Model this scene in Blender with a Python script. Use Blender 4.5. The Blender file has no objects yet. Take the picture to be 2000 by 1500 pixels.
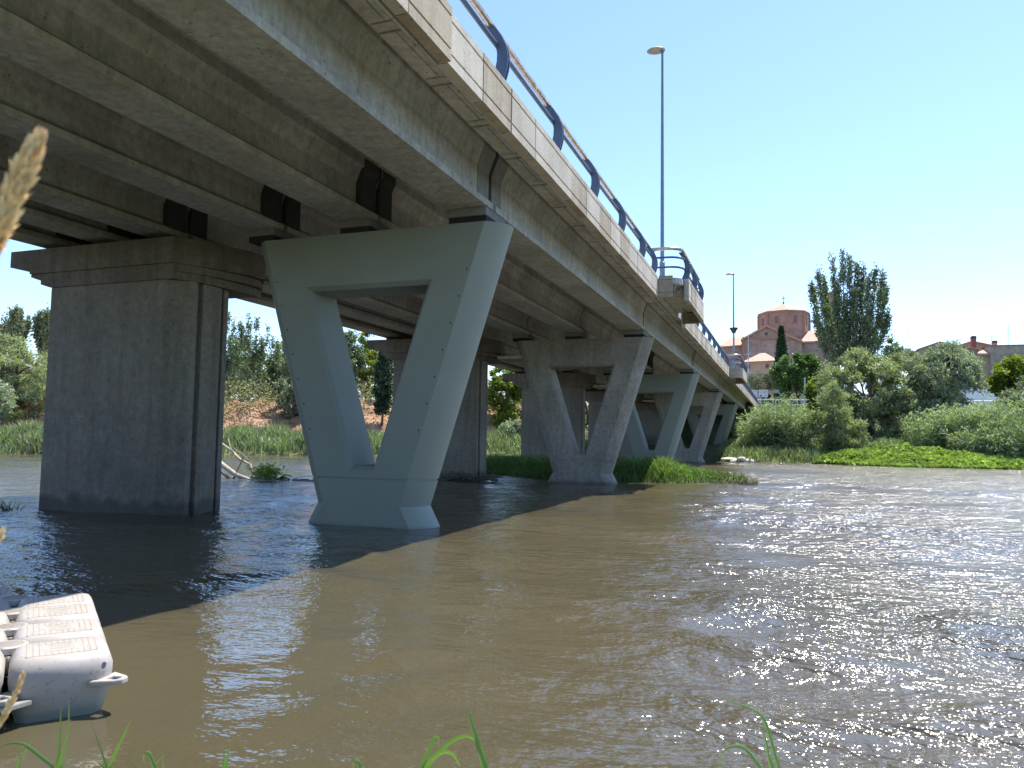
import bpy, bmesh, math, random
import numpy as np
from mathutils import Vector, Matrix
R = math.radians
S = bpy.context.scene
COL = S.collection

# ------------------------------------------------------------------ camera
FPX, CAMH = 1475.0, 1.4
_v = Vector((542., 114., FPX)).normalized()
_r = R(.85)
_h = Vector((math.cos(_r), math.sin(_r), 0))
_u = _h.cross(_v).normalized()
if _u.y > 0: _u = -_u
_x = _v.cross(_u)
if _x.x < 0: _x = -_x
RX, RY, RZ = _x, _v, _u            # world axes expressed in (right, down, forward)
cam = bpy.data.cameras.new("camera"); camo = bpy.data.objects.new("camera", cam); COL.objects.link(camo)
M3 = Matrix(((RX.x, -RX.y, -RX.z), (RY.x, -RY.y, -RY.z), (RZ.x, -RZ.y, -RZ.z)))
camo.matrix_world = Matrix.Translation((0, 0, CAMH)) @ M3.to_4x4()
cam.sensor_width = 36; cam.lens = FPX / 2000 * 36
cam.clip_start = .05; cam.clip_end = 5000
cam.dof.use_dof = True; cam.dof.focus_distance = 13; cam.dof.aperture_fstop = cam.lens / 1000 / .003
S.camera = camo

# ------------------------------------------------------------------ light
SUN_EL, SUN_AZ = R(66), R(31)      # azimuth measured from +Y towards +X
w = bpy.data.worlds.new("World"); S.world = w; w.use_nodes = True
nt = w.node_tree; bg = nt.nodes["Background"]
sky = nt.nodes.new("ShaderNodeTexSky"); sky.sky_type = 'NISHITA'; sky.sun_disc = False
sky.sun_elevation = SUN_EL; sky.sun_rotation = SUN_AZ
sky.air_density = 1.0; sky.dust_density = .3; sky.ozone_density = 3.0; sky.altitude = 200
tn = nt.nodes.new("ShaderNodeMix"); tn.data_type = 'RGBA'; tn.blend_type = 'MULTIPLY'; tn.inputs[0].default_value = 1
tn.inputs[7].default_value = (.93, .955, 1.06, 1)   # the cyan cast of the sky in the photograph
nt.links.new(sky.outputs[0], tn.inputs[6]); nt.links.new(tn.outputs[2], bg.inputs[0]); bg.inputs[1].default_value = .115
sl = bpy.data.lights.new("sun", 'SUN'); sl.energy = 3.7; sl.angle = R(.53); sl.color = (1, .95, .87)
so = bpy.data.objects.new("sun", sl); COL.objects.link(so)
sd = Vector((math.sin(SUN_AZ) * math.cos(SUN_EL), math.cos(SUN_AZ) * math.cos(SUN_EL), math.sin(SUN_EL)))
so.rotation_euler = sd.to_track_quat('Z', 'Y').to_euler()
S.view_settings.view_transform = 'Standard'; S.view_settings.look = 'None'
S.view_settings.exposure = 1.4; S.view_settings.gamma = 1

# ------------------------------------------------------------------ helpers
def ray(px, py):
    c = Vector((px - 1000, py - 750, FPX)); return Vector((c.dot(RX), c.dot(RY), c.dot(RZ)))
def P(px, py, Y):                  # measured photo point at a known distance plane
    r = ray(px, py); return Vector((r.x * Y / r.y, Y, CAMH + r.z * Y / r.y))
def PD(px, py, d):
    r = ray(px, py) * (d / FPX); return Vector((r.x, r.y, r.z + CAMH))

def new_mat(name):
    m = bpy.data.materials.new(name); m.use_nodes = True
    n = m.node_tree; b = n.nodes["Principled BSDF"]; return m, n, b
def nd(n, t, **k):
    x = n.nodes.new(t)
    for a, v in k.items(): setattr(x, a, v)
    return x
def noise(n, scale, detail=4, vec=None, rough=.55, sc=None):
    t = nd(n, "ShaderNodeTexNoise"); t.inputs["Scale"].default_value = scale
    t.inputs["Detail"].default_value = detail; t.inputs["Roughness"].default_value = rough
    if vec is None:
        vec = nd(n, "ShaderNodeTexCoord").outputs["Object"]
    if sc:
        mp = nd(n, "ShaderNodeMapping"); mp.inputs["Scale"].default_value = sc
        n.links.new(vec, mp.inputs[0]); vec = mp.outputs[0]
    n.links.new(vec, t.inputs["Vector"]); return t.outputs["Fac"]
def ramp(n, fac, stops):
    r = nd(n, "ShaderNodeValToRGB"); e = r.color_ramp.elements
    while len(e) < len(stops): e.new(.5)
    for i, (p, c) in enumerate(stops):
        e[i].position = p; e[i].color = (*c, 1) if len(c) == 3 else c
    n.links.new(fac, r.inputs[0]); return r.outputs[0]
def mix(n, fac, a, b, mode='MIX'):
    m = nd(n, "ShaderNodeMix", data_type='RGBA', blend_type=mode)
    for i, v in ((0, fac), (6, a), (7, b)):
        if hasattr(v, "links"): n.links.new(v, m.inputs[i])
        else: m.inputs[i].default_value = v if i == 0 else (*v, 1)
    return m.outputs[2]
def g3(v): return (v, v, v)

def concrete(name, col, dark=.55, stain=(.5, .42, .3), stain_amt=.5, streak=.5, rough=.85, pits=.6, bump=.25, scale=1., fa=1.):
    m, n, b = new_mat(name)
    big = ramp(n, noise(n, .7 * scale, 5), [(.3, g3(dark)), (.7, g3(1.15))])
    fine = ramp(n, noise(n, 9 * scale, 8, rough=.75), [(.3, g3(1 - .38 * fa)), (.7, g3(1 + .22 * fa))])
    c = mix(n, 1., col, big, 'MULTIPLY'); c = mix(n, 1., c, fine, 'MULTIPLY')
    sf = ramp(n, noise(n, 1.1 * scale, 6, rough=.65), [(.48, (0, 0, 0)), (.72, g3(stain_amt))])
    c = mix(n, sf, c, tuple(col[i] * stain[i] * 1.3 for i in range(3)))
    st = ramp(n, noise(n, 1., 6, sc=(6, 6, .4), rough=.75), [(.46, (0, 0, 0)), (.68, g3(streak))])
    c = mix(n, st, c, tuple(x * .35 for x in col))
    vo = nd(n, "ShaderNodeTexVoronoi"); vo.inputs["Scale"].default_value = 9
    tc = nd(n, "ShaderNodeTexCoord"); n.links.new(tc.outputs["Object"], vo.inputs["Vector"])
    pt = ramp(n, vo.outputs["Distance"], [(.12, g3(pits)), (.2, (0, 0, 0))])
    pm = ramp(n, noise(n, 1.6, 4, rough=.7), [(.46, (0, 0, 0)), (.56, (1, 1, 1))])
    pf = mix(n, 1., pt, pm, 'MULTIPLY')
    c = mix(n, pf, c, tuple(x * .25 for x in col))
    n.links.new(c, b.inputs["Base Color"]); b.inputs["Roughness"].default_value = rough
    bp = nd(n, "ShaderNodeBump"); bp.inputs["Strength"].default_value = bump; bp.inputs["Distance"].default_value = .02
    n.links.new(noise(n, 30 * scale, 5), bp.inputs["Height"]); n.links.new(bp.outputs[0], b.inputs["Normal"])
    return m
def tide_or_shade(m, top, col, amt=.8, wob=.25):
    """band below about z = top: river silt and damp on piers, painted shade on floats"""
    n = m.node_tree; b = n.nodes["Principled BSDF"]; src = b.inputs["Base Color"].links[0].from_socket
    tc = nd(n, "ShaderNodeTexCoord"); sp = nd(n, "ShaderNodeSeparateXYZ"); n.links.new(tc.outputs["Object"], sp.inputs[0])
    ad_ = nd(n, "ShaderNodeMath", operation='MULTIPLY_ADD'); n.links.new(noise(n, 3., 5, sc=(1, 1, .4)), ad_.inputs[0]); ad_.inputs[1].default_value = wob * 2; n.links.new(sp.outputs[2], ad_.inputs[2])
    mr_ = nd(n, "ShaderNodeMapRange"); mr_.inputs[1].default_value = top + wob; mr_.inputs[2].default_value = top + wob - .14; mr_.inputs[4].default_value = amt; n.links.new(ad_.outputs[0], mr_.inputs[0])
    n.links.new(mix(n, mr_.outputs[0], src, col), b.inputs["Base Color"]); return m
def plain(name, col, rough=.6, metal=0., var=.15, scale=6.):
    m, n, b = new_mat(name)
    c = mix(n, 1., col, ramp(n, noise(n, scale, 5), [(.3, g3(1 - var)), (.7, g3(1 + var))]), 'MULTIPLY')
    n.links.new(c, b.inputs["Base Color"]); b.inputs["Roughness"].default_value = rough; b.inputs["Metallic"].default_value = metal
    return m
def foliage(name, col, var=.45, trans=.3, dry=None, dryamt=.25):
    m, n, b = new_mat(name)
    geo = nd(n, "ShaderNodeNewGeometry")
    lo = tuple(x * (1 - var) for x in col); hi = tuple(min(1, x * (1 + var * 1.1)) for x in col)
    c = ramp(n, geo.outputs["Random Per Island"], [(0, lo), (.6, col), (1, hi)])
    c = mix(n, 1., c, ramp(n, noise(n, .45, 4), [(.3, g3(.7)), (.7, g3(1.3))]), 'MULTIPLY')
    if dry:
        f = ramp(n, noise(n, .8, 4), [(.5, (0, 0, 0)), (.7, g3(dryamt))]); c = mix(n, f, c, dry)
    n.links.new(c, b.inputs["Base Color"]); b.inputs["Roughness"].default_value = .55
    b.inputs["Specular IOR Level"].default_value = .35
    tr = nd(n, "ShaderNodeBsdfTranslucent"); n.links.new(mix(n, 1., c, (1.1, 1.25, .5), 'MULTIPLY'), tr.inputs[0])
    ms = nd(n, "ShaderNodeMixShader"); ms.inputs[0].default_value = trans
    n.links.new(b.outputs[0], ms.inputs[1]); n.links.new(tr.outputs[0], ms.inputs[2])
    n.links.new(ms.outputs[0], n.nodes["Material Output"].inputs[0])
    return m

def tag(o, label=None, cat=None, group=None, kind=None):
    if label: o["label"] = label
    if cat: o["category"] = cat
    if group: o["group"] = group
    if kind: o["kind"] = kind
    return o
def empty(name, loc, label, cat, group=None):
    o = bpy.data.objects.new(name, None); COL.objects.link(o); o.location = loc; o.empty_display_size = .2
    return tag(o, label, cat, group)
def root_loc(o):
    v = Vector(o.location); p = o.parent
    while p: v += p.location; p = p.parent
    return v
def link(name, me, mat, parent=None, smooth=False):
    """geometry is in world coordinates; a parented mesh is moved back by its parents' offset"""
    o = bpy.data.objects.new(name, me); COL.objects.link(o)
    if mat: me.materials.append(mat)
    if parent: o.parent = parent; o.location = -root_loc(parent)
    if smooth: me.polygons.foreach_set("use_smooth", [True] * len(me.polygons))
    return o
class MB:
    def __init__(s): s.v = []; s.f = []
    def add(s, vs, fs):
        k = len(s.v); s.v += [tuple(p) for p in vs]; s.f += [tuple(i + k for i in f) for f in fs]; return s
    def box(s, x0, x1, y0, y1, z0, z1):
        return s.add([(x0, y0, z0), (x1, y0, z0), (x1, y1, z0), (x0, y1, z0), (x0, y0, z1), (x1, y0, z1), (x1, y1, z1), (x0, y1, z1)],
                     [(0, 3, 2, 1), (4, 5, 6, 7), (0, 1, 5, 4), (1, 2, 6, 5), (2, 3, 7, 6), (3, 0, 4, 7)])
    def obox(s, c, ux, uy, uz):     # oriented box: centre and three half-extent vectors
        c, ux, uy, uz = map(Vector, (c, ux, uy, uz)); vs = []
        for k in (-1, 1):
            for a, b_ in ((-1, -1), (1, -1), (1, 1), (-1, 1)): vs.append(c + ux * a + uy * b_ + uz * k)
        return s.add(vs, [(0, 3, 2, 1), (4, 5, 6, 7), (0, 1, 5, 4), (1, 2, 6, 5), (2, 3, 7, 6), (3, 0, 4, 7)])
    def prism(s, poly, z0, z1):     # plan polygon (ccw) raised from z0 to z1; z may be callables
        n = len(poly); a = (lambda x, y: z0) if not callable(z0) else z0; b_ = (lambda x, y: z1) if not callable(z1) else z1
        vs = [(x, y, a(x, y)) for x, y in poly] + [(x, y, b_(x, y)) for x, y in poly]
        return s.add(vs, [tuple(range(n))[::-1], tuple(range(n, 2 * n))] + [(i, (i + 1) % n, n + (i + 1) % n, n + i) for i in range(n)])
    def along(s, prof, ys, dz):     # (x,z) profile swept along y; dz(y) drops it
        n = len(prof); vs = []
        for y in ys: vs += [(x, y, z - dz(y)) for x, z in prof]
        fs = [tuple(range(n))[::-1], tuple((len(ys) - 1) * n + i for i in range(n))]
        for j in range(len(ys) - 1):
            for i in range(n):
                a = j * n + i; b_ = j * n + (i + 1) % n; fs.append((a, b_, b_ + n, a + n))
        return s.add(vs, fs)
    def tube(s, pts, rad, seg=8, cap=True):
        pts = [Vector(p) for p in pts]; n = len(pts); rad = rad if hasattr(rad, "__len__") else [rad] * n
        k = len(s.v); up = None
        for i, p in enumerate(pts):
            t = (pts[min(i + 1, n - 1)] - pts[max(i - 1, 0)]).normalized()
            if up is None: up = t.orthogonal().normalized()
            up = (up - t * up.dot(t)).normalized(); sd_ = t.cross(up)
            for q in range(seg):
                a = 2 * math.pi * q / seg; s.v.append(tuple(p + (up * math.cos(a) + sd_ * math.sin(a)) * rad[i]))
        for i in range(n - 1):
            for q in range(seg):
                a = k + i * seg + q; b_ = k + i * seg + (q + 1) % seg; s.f.append((a, b_, b_ + seg, a + seg))
        if cap:
            s.f.append(tuple(k + q for q in range(seg))[::-1]); s.f.append(tuple(k + (n - 1) * seg + q for q in range(seg)))
        return s
    def build(s, name, mat, parent=None, smooth=False, bevel=0., fix=True, auto=None):
        me = bpy.data.meshes.new(name); me.from_pydata(s.v, [], s.f)
        if fix or bevel:
            bm = bmesh.new(); bm.from_mesh(me); bmesh.ops.recalc_face_normals(bm, faces=bm.faces[:])
            if bevel:
                ed = [e for e in bm.edges if len(e.link_faces) == 2 and e.calc_face_angle(0) > .5]
                bmesh.ops.bevel(bm, geom=ed, offset=bevel, segments=2, affect='EDGES', clamp_overlap=True)
            bm.to_mesh(me); bm.free()
        o = link(name, me, mat, parent, smooth)
        if auto:
            me.polygons.foreach_set("use_smooth", [True] * len(me.polygons)); me.set_sharp_from_angle(angle=R(auto))
        return o
def quads(name, V, mat, parent=None, nv=4):
    """numpy (N,nv,3) polygons into one mesh"""
    V = np.asarray(V, dtype=np.float32); n = len(V); me = bpy.data.meshes.new(name)
    me.vertices.add(n * nv); me.vertices.foreach_set("co", V.reshape(-1))
    me.loops.add(n * nv); me.loops.foreach_set("vertex_index", np.arange(n * nv, dtype=np.int32))
    me.polygons.add(n); me.polygons.foreach_set("loop_start", np.arange(0, n * nv, nv, dtype=np.int32))
    me.update(calc_edges=True); me.validate()
    return link(name, me, mat, parent)

# ------------------------------------------------------------------ materials
C_SOFF = concrete("girder_concrete", (.46, .45, .41), .66, stain_amt=.6, streak=.45, bump=.35)
C_OUT = concrete("outer_girder_concrete", (.39, .39, .355), .75, stain=(.55, .55, .38), stain_amt=.55, streak=.5, bump=.3)
C_DARK = plain("shaded_end_tone", (.045, .045, .042), .9)  # inner girder ends: the shade between girders put into the colour
C_ENDG = plain("grey_end_paint", (.17, .18, .17), .8)
C_SLAB = concrete("slab_board_concrete", (.50, .485, .43), .7, stain_amt=.35, streak=.2)
C_PAN1 = concrete("pale_panel_concrete", (.48, .43, .35), .88, stain_amt=.3, streak=.22, bump=.3, scale=1.2, fa=.3)
C_PAN2 = concrete("stained_and_shaded_panel_concrete", (.41, .345, .25), .78, stain=(.6, .5, .32), stain_amt=.6, streak=.45, bump=.3, scale=1.2, fa=.4)
C_PIER = concrete("block_pier_concrete", (.225, .205, .165), .72, stain=(.7, .55, .4), stain_amt=.45, streak=.4)
C_CAP = concrete("pier_cap_concrete", (.19, .165, .125), .6, stain_amt=.7, streak=.6)
C_RAWV = concrete("raw_pier_concrete", (.31, .295, .25), .76, stain_amt=.5, streak=.45)
m_, n_, b_ = new_mat("grey_green_pier_paint")
c_ = mix(n_, 1., (.215, .245, .205), ramp(n_, noise(n_, .5, 4), [(.3, g3(.88)), (.7, g3(1.08))]), 'MULTIPLY')
c_ = mix(n_, ramp(n_, noise(n_, 1., 5, sc=(3, 3, .3)), [(.55, (0, 0, 0)), (.8, g3(.3))]), c_, (.2, .22, .2))
sx_ = nd(n_, "ShaderNodeSeparateXYZ"); tc_ = nd(n_, "ShaderNodeTexCoord"); n_.links.new(tc_.outputs["Object"], sx_.inputs[0])
n_.links.new(c_, b_.inputs["Base Color"]); b_.inputs["Roughness"].default_value = .6
bp_ = nd(n_, "ShaderNodeBump"); bp_.inputs["Strength"].default_value = .12; bp_.inputs["Distance"].default_value = .01
n_.links.new(noise(n_, 40, 4), bp_.inputs["Height"]); n_.links.new(bp_.outputs[0], b_.inputs["Normal"])
C_PAINTV = m_
tide_or_shade(C_PIER, .3, (.055, .052, .042), .75); tide_or_shade(C_RAWV, .12, (.06, .055, .045), .7, .15)
tide_or_shade(m_, .05, (.07, .075, .06), .75, .06)
BLACK = plain("black_rubber", (.012, .012, .012), .8)
STEEL = plain("galvanised_steel", (.45, .47, .5), .38, .85, .2)
RAILT = plain("weathered_steel_tube", (.52, .42, .34), .3, .8, .35, 9)
BLUEP = plain("slate_blue_paint", (.055, .085, .14), .42, 0., .15)
POLE = plain("grey_pole_paint", (.16, .2, .25), .4, .3)
CONDUIT = plain("grey_conduit", (.5, .5, .48), .5, .2)
WHITE = plain("white_paint", (.75, .76, .78), .45)
ASPH = plain("asphalt", (.05, .05, .052), .9)
GLASS = plain("dark_window_glass", (.02, .022, .025), .15)
BARK = plain("bark", (.13, .10, .075), .9, 0, .35, 5)

# ------------------------------------------------------------------ terrain and water
FAR = [(-400, -160), (-120, -20), (-60, 22), (-44, 32), (-39.5, 38.6), (-30.6, 44.6), (-15, 55), (-8, 60), (-5.5, 58), (-3.4, 54.6), (1, 55.3), (5, 52), (13, 51.7), (40, 56), (400, 110)]
def seg_dist(X, Y, pl):
    best = np.full(X.shape, 1e9)
    for (ax, ay), (bx, by) in zip(pl[:-1], pl[1:]):
        dx, dy = bx - ax, by - ay; t = np.clip(((X - ax) * dx + (Y - ay) * dy) / (dx * dx + dy * dy), 0, 1)
        best = np.minimum(best, np.hypot(X - ax - t * dx, Y - ay - t * dy))
    return best
def bank_y(X): return np.interp(X, [p[0] for p in FAR], [p[1] for p in FAR])
_rs = np.random.RandomState(3)
_K = [(_rs.uniform(.02, .35), _rs.uniform(0, 6.28), _rs.uniform(0, 6.28)) for _ in range(14)]
def rough(X, Y, a=1.):
    z = 0
    for k, th, ph in _K: z = z + np.sin((X * math.cos(th) + Y * math.sin(th)) * k * 6.28 + ph) * .035 / (k + .12)
    return z * a * .5
def ground_h(X, Y):
    X = np.asarray(X, float); Y = np.asarray(Y, float)
    d = seg_dist(X, Y, FAR); far = Y > bank_y(X)
    t = np.clip((X + 22) / 12, 0, 1)                      # 0 on the left bank, 1 on the right bank
    left = np.interp(d, [0, .6, 2, 9, 12.5, 16, 60, 400], [-.05, .3, .55, 1.3, 3.6, 4.5, 5.2, 6]) + (np.sin(X * 2.1) * np.cos(Y * 1.7 + X) * .22 + np.sin(X * .9 + 2 * Y) * .15) * np.clip((d - 8) / 3, 0, 1)
    right = np.interp(d, [0, .6, 3, 8, 16, 24, 60, 400], [-.05, .25, .6, 1.3, 3.2, 4.9, 5.2, 7])
    hf = left * (1 - t) + right * t + rough(X, Y, np.clip(d / 8, 0, 1) * .5)
    n = 1.75 - (X * -.34 + Y * .94); near = n > -.9           # near bank below the camera; unseen rise behind it added to cut sky light
    hn = np.interp(n, [-.9, -.2, 0, .25, 1, 2.6, 4.5, 9, 14, 60], [-.5, -.12, 0., .1, .18, .3, .8, 2.5, 3.6, 4])
    bed = -np.interp(d, [0, 2, 8], [.05, .5, .9])
    z = np.where(far, hf, bed)
    z = np.where(near & ~far, np.maximum(hn, bed), z)
    return z
def gh(x, y): return float(ground_h(np.array([x]), np.array([y]))[0])
def axis(a, b, lo, hi, step, growth=1.12):
    m = list(np.arange(a, b + 1e-6, step)); s = step; v = b
    while v < hi: s *= growth; v += s; m.append(v)
    s = step; v = a
    while v > lo: s *= growth; v -= s; m.insert(0, v)
    return np.array(m)
def grid_mesh(name, xs, ys, zf, mat):
    X, Y = np.meshgrid(xs, ys); Z = zf(X, Y); nx, ny = len(xs), len(ys)
    V = np.stack([X, Y, Z], -1).reshape(-1, 3).astype(np.float32)
    i = np.arange(nx - 1)[None, :] + (np.arange(ny - 1) * nx)[:, None]
    F = np.stack([i, i + 1, i + nx + 1, i + nx], -1).reshape(-1).astype(np.int32)
    me = bpy.data.meshes.new(name); me.vertices.add(len(V)); me.vertices.foreach_set("co", V.reshape(-1))
    me.loops.add(len(F)); me.loops.foreach_set("vertex_index", F); n = len(F) // 4
    me.polygons.add(n); me.polygons.foreach_set("loop_start", np.arange(0, n * 4, 4, dtype=np.int32)); me.update(calc_edges=True)
    return link(name, me, mat, None, True)
m_, n_, b_ = new_mat("earth_and_grass")
geo = nd(n_, "ShaderNodeTexCoord")
soil = ramp(n_, noise(n_, .9, 6), [(.3, (.17, .085, .045)), (.5, (.30, .165, .09)), (.7, (.40, .27, .17))])
grs = ramp(n_, noise(n_, 2.2, 5), [(.3, (.05, .075, .022)), (.7, (.12, .13, .05))])
sp = nd(n_, "ShaderNodeSeparateXYZ"); n_.links.new(geo.outputs["Object"], sp.inputs[0])
mr = nd(n_, "ShaderNodeMapRange"); mr.inputs[1].default_value = -16; mr.inputs[2].default_value = -24; n_.links.new(sp.outputs[0], mr.inputs[0])
mz = nd(n_, "ShaderNodeMapRange"); mz.inputs[1].default_value = 1.0; mz.inputs[2].default_value = 1.6; n_.links.new(sp.outputs[2], mz.inputs[0])
mm = nd(n_, "ShaderNodeMath", operation='MULTIPLY'); n_.links.new(mr.outputs[0], mm.inputs[0]); n_.links.new(mz.outputs[0], mm.inputs[1])
n_.links.new(mix(n_, mm.outputs[0], grs, soil), b_.inputs["Base Color"]); b_.inputs["Roughness"].default_value = .95
bp_ = nd(n_, "ShaderNodeBump"); bp_.inputs["Strength"].default_value = .8; bp_.inputs["Distance"].default_value = .15
n_.links.new(noise(n_, 3, 6), bp_.inputs["Height"]); n_.links.new(bp_.outputs[0], b_.inputs["Normal"])
g = grid_mesh("ground", axis(-60, 25, -1500, 1500, .8), axis(-2, 80, -1500, 2500, .7), ground_h, m_); tag(g, kind="structure")

m_, n_, b_ = new_mat("muddy_river_water")
tc = nd(n_, "ShaderNodeTexCoord")
mud = ramp(n_, noise(n_, .16, 5, sc=(.45, 1, 1)), [(.3, (.062, .055, .031)), (.52, (.080, .067, .038)), (.75, (.112, .090, .055))])
n_.links.new(mud, b_.inputs["Base Color"]); b_.inputs["IOR"].default_value = 1.6
b_.inputs["Specular IOR Level"].default_value = .5
mask = ramp(n_, noise(n_, .22, 4, sc=(.4, 1, 1)), [(.36, g3(.4)), (.6, g3(1.))])
h1 = noise(n_, 3.0, 4, sc=(.5, 1, 1), rough=.55); h2 = noise(n_, 9, 3, sc=(.6, 1, 1), rough=.6)
ma = nd(n_, "ShaderNodeMath", operation='MULTIPLY'); n_.links.new(h1, ma.inputs[0]); ma.inputs[1].default_value = 1.6
ad = nd(n_, "ShaderNodeMath", operation='MULTIPLY_ADD'); n_.links.new(h2, ad.inputs[0]); ad.inputs[1].default_value = .75; n_.links.new(ma.outputs[0], ad.inputs[2])
# fast broken current on the right; slack water along the near bank
sx = nd(n_, "ShaderNodeSeparateXYZ"); n_.links.new(tc.outputs["Object"], sx.inputs[0])
def lin(ax, ay, lo, hi, v0, v1):
    q = nd(n_, "ShaderNodeMath", operation='MULTIPLY'); n_.links.new(sx.outputs[0], q.inputs[0]); q.inputs[1].default_value = ax
    e = nd(n_, "ShaderNodeMath", operation='MULTIPLY_ADD'); n_.links.new(sx.outputs[1], e.inputs[0]); e.inputs[1].default_value = ay; n_.links.new(q.outputs[0], e.inputs[2])
    r_ = nd(n_, "ShaderNodeMapRange"); n_.links.new(e.outputs[0], r_.inputs[0])
    for i, v in enumerate((lo, hi, v0, v1)): r_.inputs[i + 1].default_value = v
    return r_.outputs[0]
fast = lin(1, .09, -3.2, 1.6, 0, 1.)
rg = nd(n_, "ShaderNodeMapRange"); rg.inputs[3].default_value = .02; rg.inputs[4].default_value = .19; n_.links.new(fast, rg.inputs[0]); n_.links.new(rg.outputs[0], b_.inputs["Roughness"])
h3 = ramp(n_, noise(n_, 12, 2, sc=(.6, 1, 1)), [(.55, (0, 0, 0)), (.72, g3(1.))]); hf = nd(n_, "ShaderNodeMath", operation='MULTIPLY'); n_.links.new(h3, hf.inputs[0]); n_.links.new(fast, hf.inputs[1])
ad3 = nd(n_, "ShaderNodeMath", operation='MULTIPLY_ADD'); n_.links.new(hf.outputs[0], ad3.inputs[0]); ad3.inputs[1].default_value = .09; n_.links.new(ad.outputs[0], ad3.inputs[2])
cur = nd(n_, "ShaderNodeMath", operation='MAXIMUM'); n_.links.new(fast, cur.inputs[0]); n_.links.new(lin(-.34, .94, 4.2, 9.5, .08, .5), cur.inputs[1])
st = nd(n_, "ShaderNodeMath", operation='MULTIPLY'); n_.links.new(mask, st.inputs[0]); n_.links.new(cur.outputs[0], st.inputs[1])
bp_ = nd(n_, "ShaderNodeBump"); bp_.inputs["Distance"].default_value = .15
n_.links.new(st.outputs[0], bp_.inputs["Strength"]); n_.links.new(ad3.outputs[0], bp_.inputs["Height"]); n_.links.new(bp_.outputs[0], b_.inputs["Normal"])
WATER = m_
_rw = np.random.RandomState(11); _W = []
for _ in range(46):
    lam = math.exp(_rw.uniform(math.log(.3), math.log(2.6))); th = math.pi / 2 + _rw.normal(0, .55)
    _W.append((2 * math.pi / lam * math.cos(th), 2 * math.pi / lam * math.sin(th), _rw.uniform(0, 6.28), lam * .0042, lam))
def water_h(X, Y):
    z = np.zeros_like(X); dist = np.hypot(X, Y)
    wx = X + .35 * np.sin(Y * .9 + .5 * X) + .2 * np.sin(X * 1.7 - Y * .6); wy = Y + .3 * np.sin(X * .8 + 1.3 * Y) + .15 * np.sin(2.1 * X + .4 * Y)
    m = .55 + .45 * np.sin(.35 * X + .5 * Y + 1.2 * np.sin(.21 * X - .4 * Y))
    cur = np.maximum(np.clip((X + .07 * Y + 4.) / 4., 0, 1), np.clip((.94 * Y - .34 * X - 3) / 10, .15, .6))
    for kx, ky, ph, a, lam in _W:
        z += a * np.sin(kx * wx + ky * wy + ph) * np.clip((lam * 60 - dist) / 20, 0, 1)
    r = Y - (6.6 - .38 * (X + 1.6))                       # the riffle the photo shows in the near current
    z += .028 * np.exp(-(r / .28) ** 2) * np.exp(-((X + 1.6) / 1.5) ** 2)
    return z * (.35 + m) * cur * np.clip((90 - dist) / 60, 0, 1) + .004
wt = grid_mesh("water", axis(-14, 12, -1500, 1500, .085, 1.06), axis(1.4, 26, -800, 1500, .085, 1.05), water_h, WATER); tag(wt, kind="structure")
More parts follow.
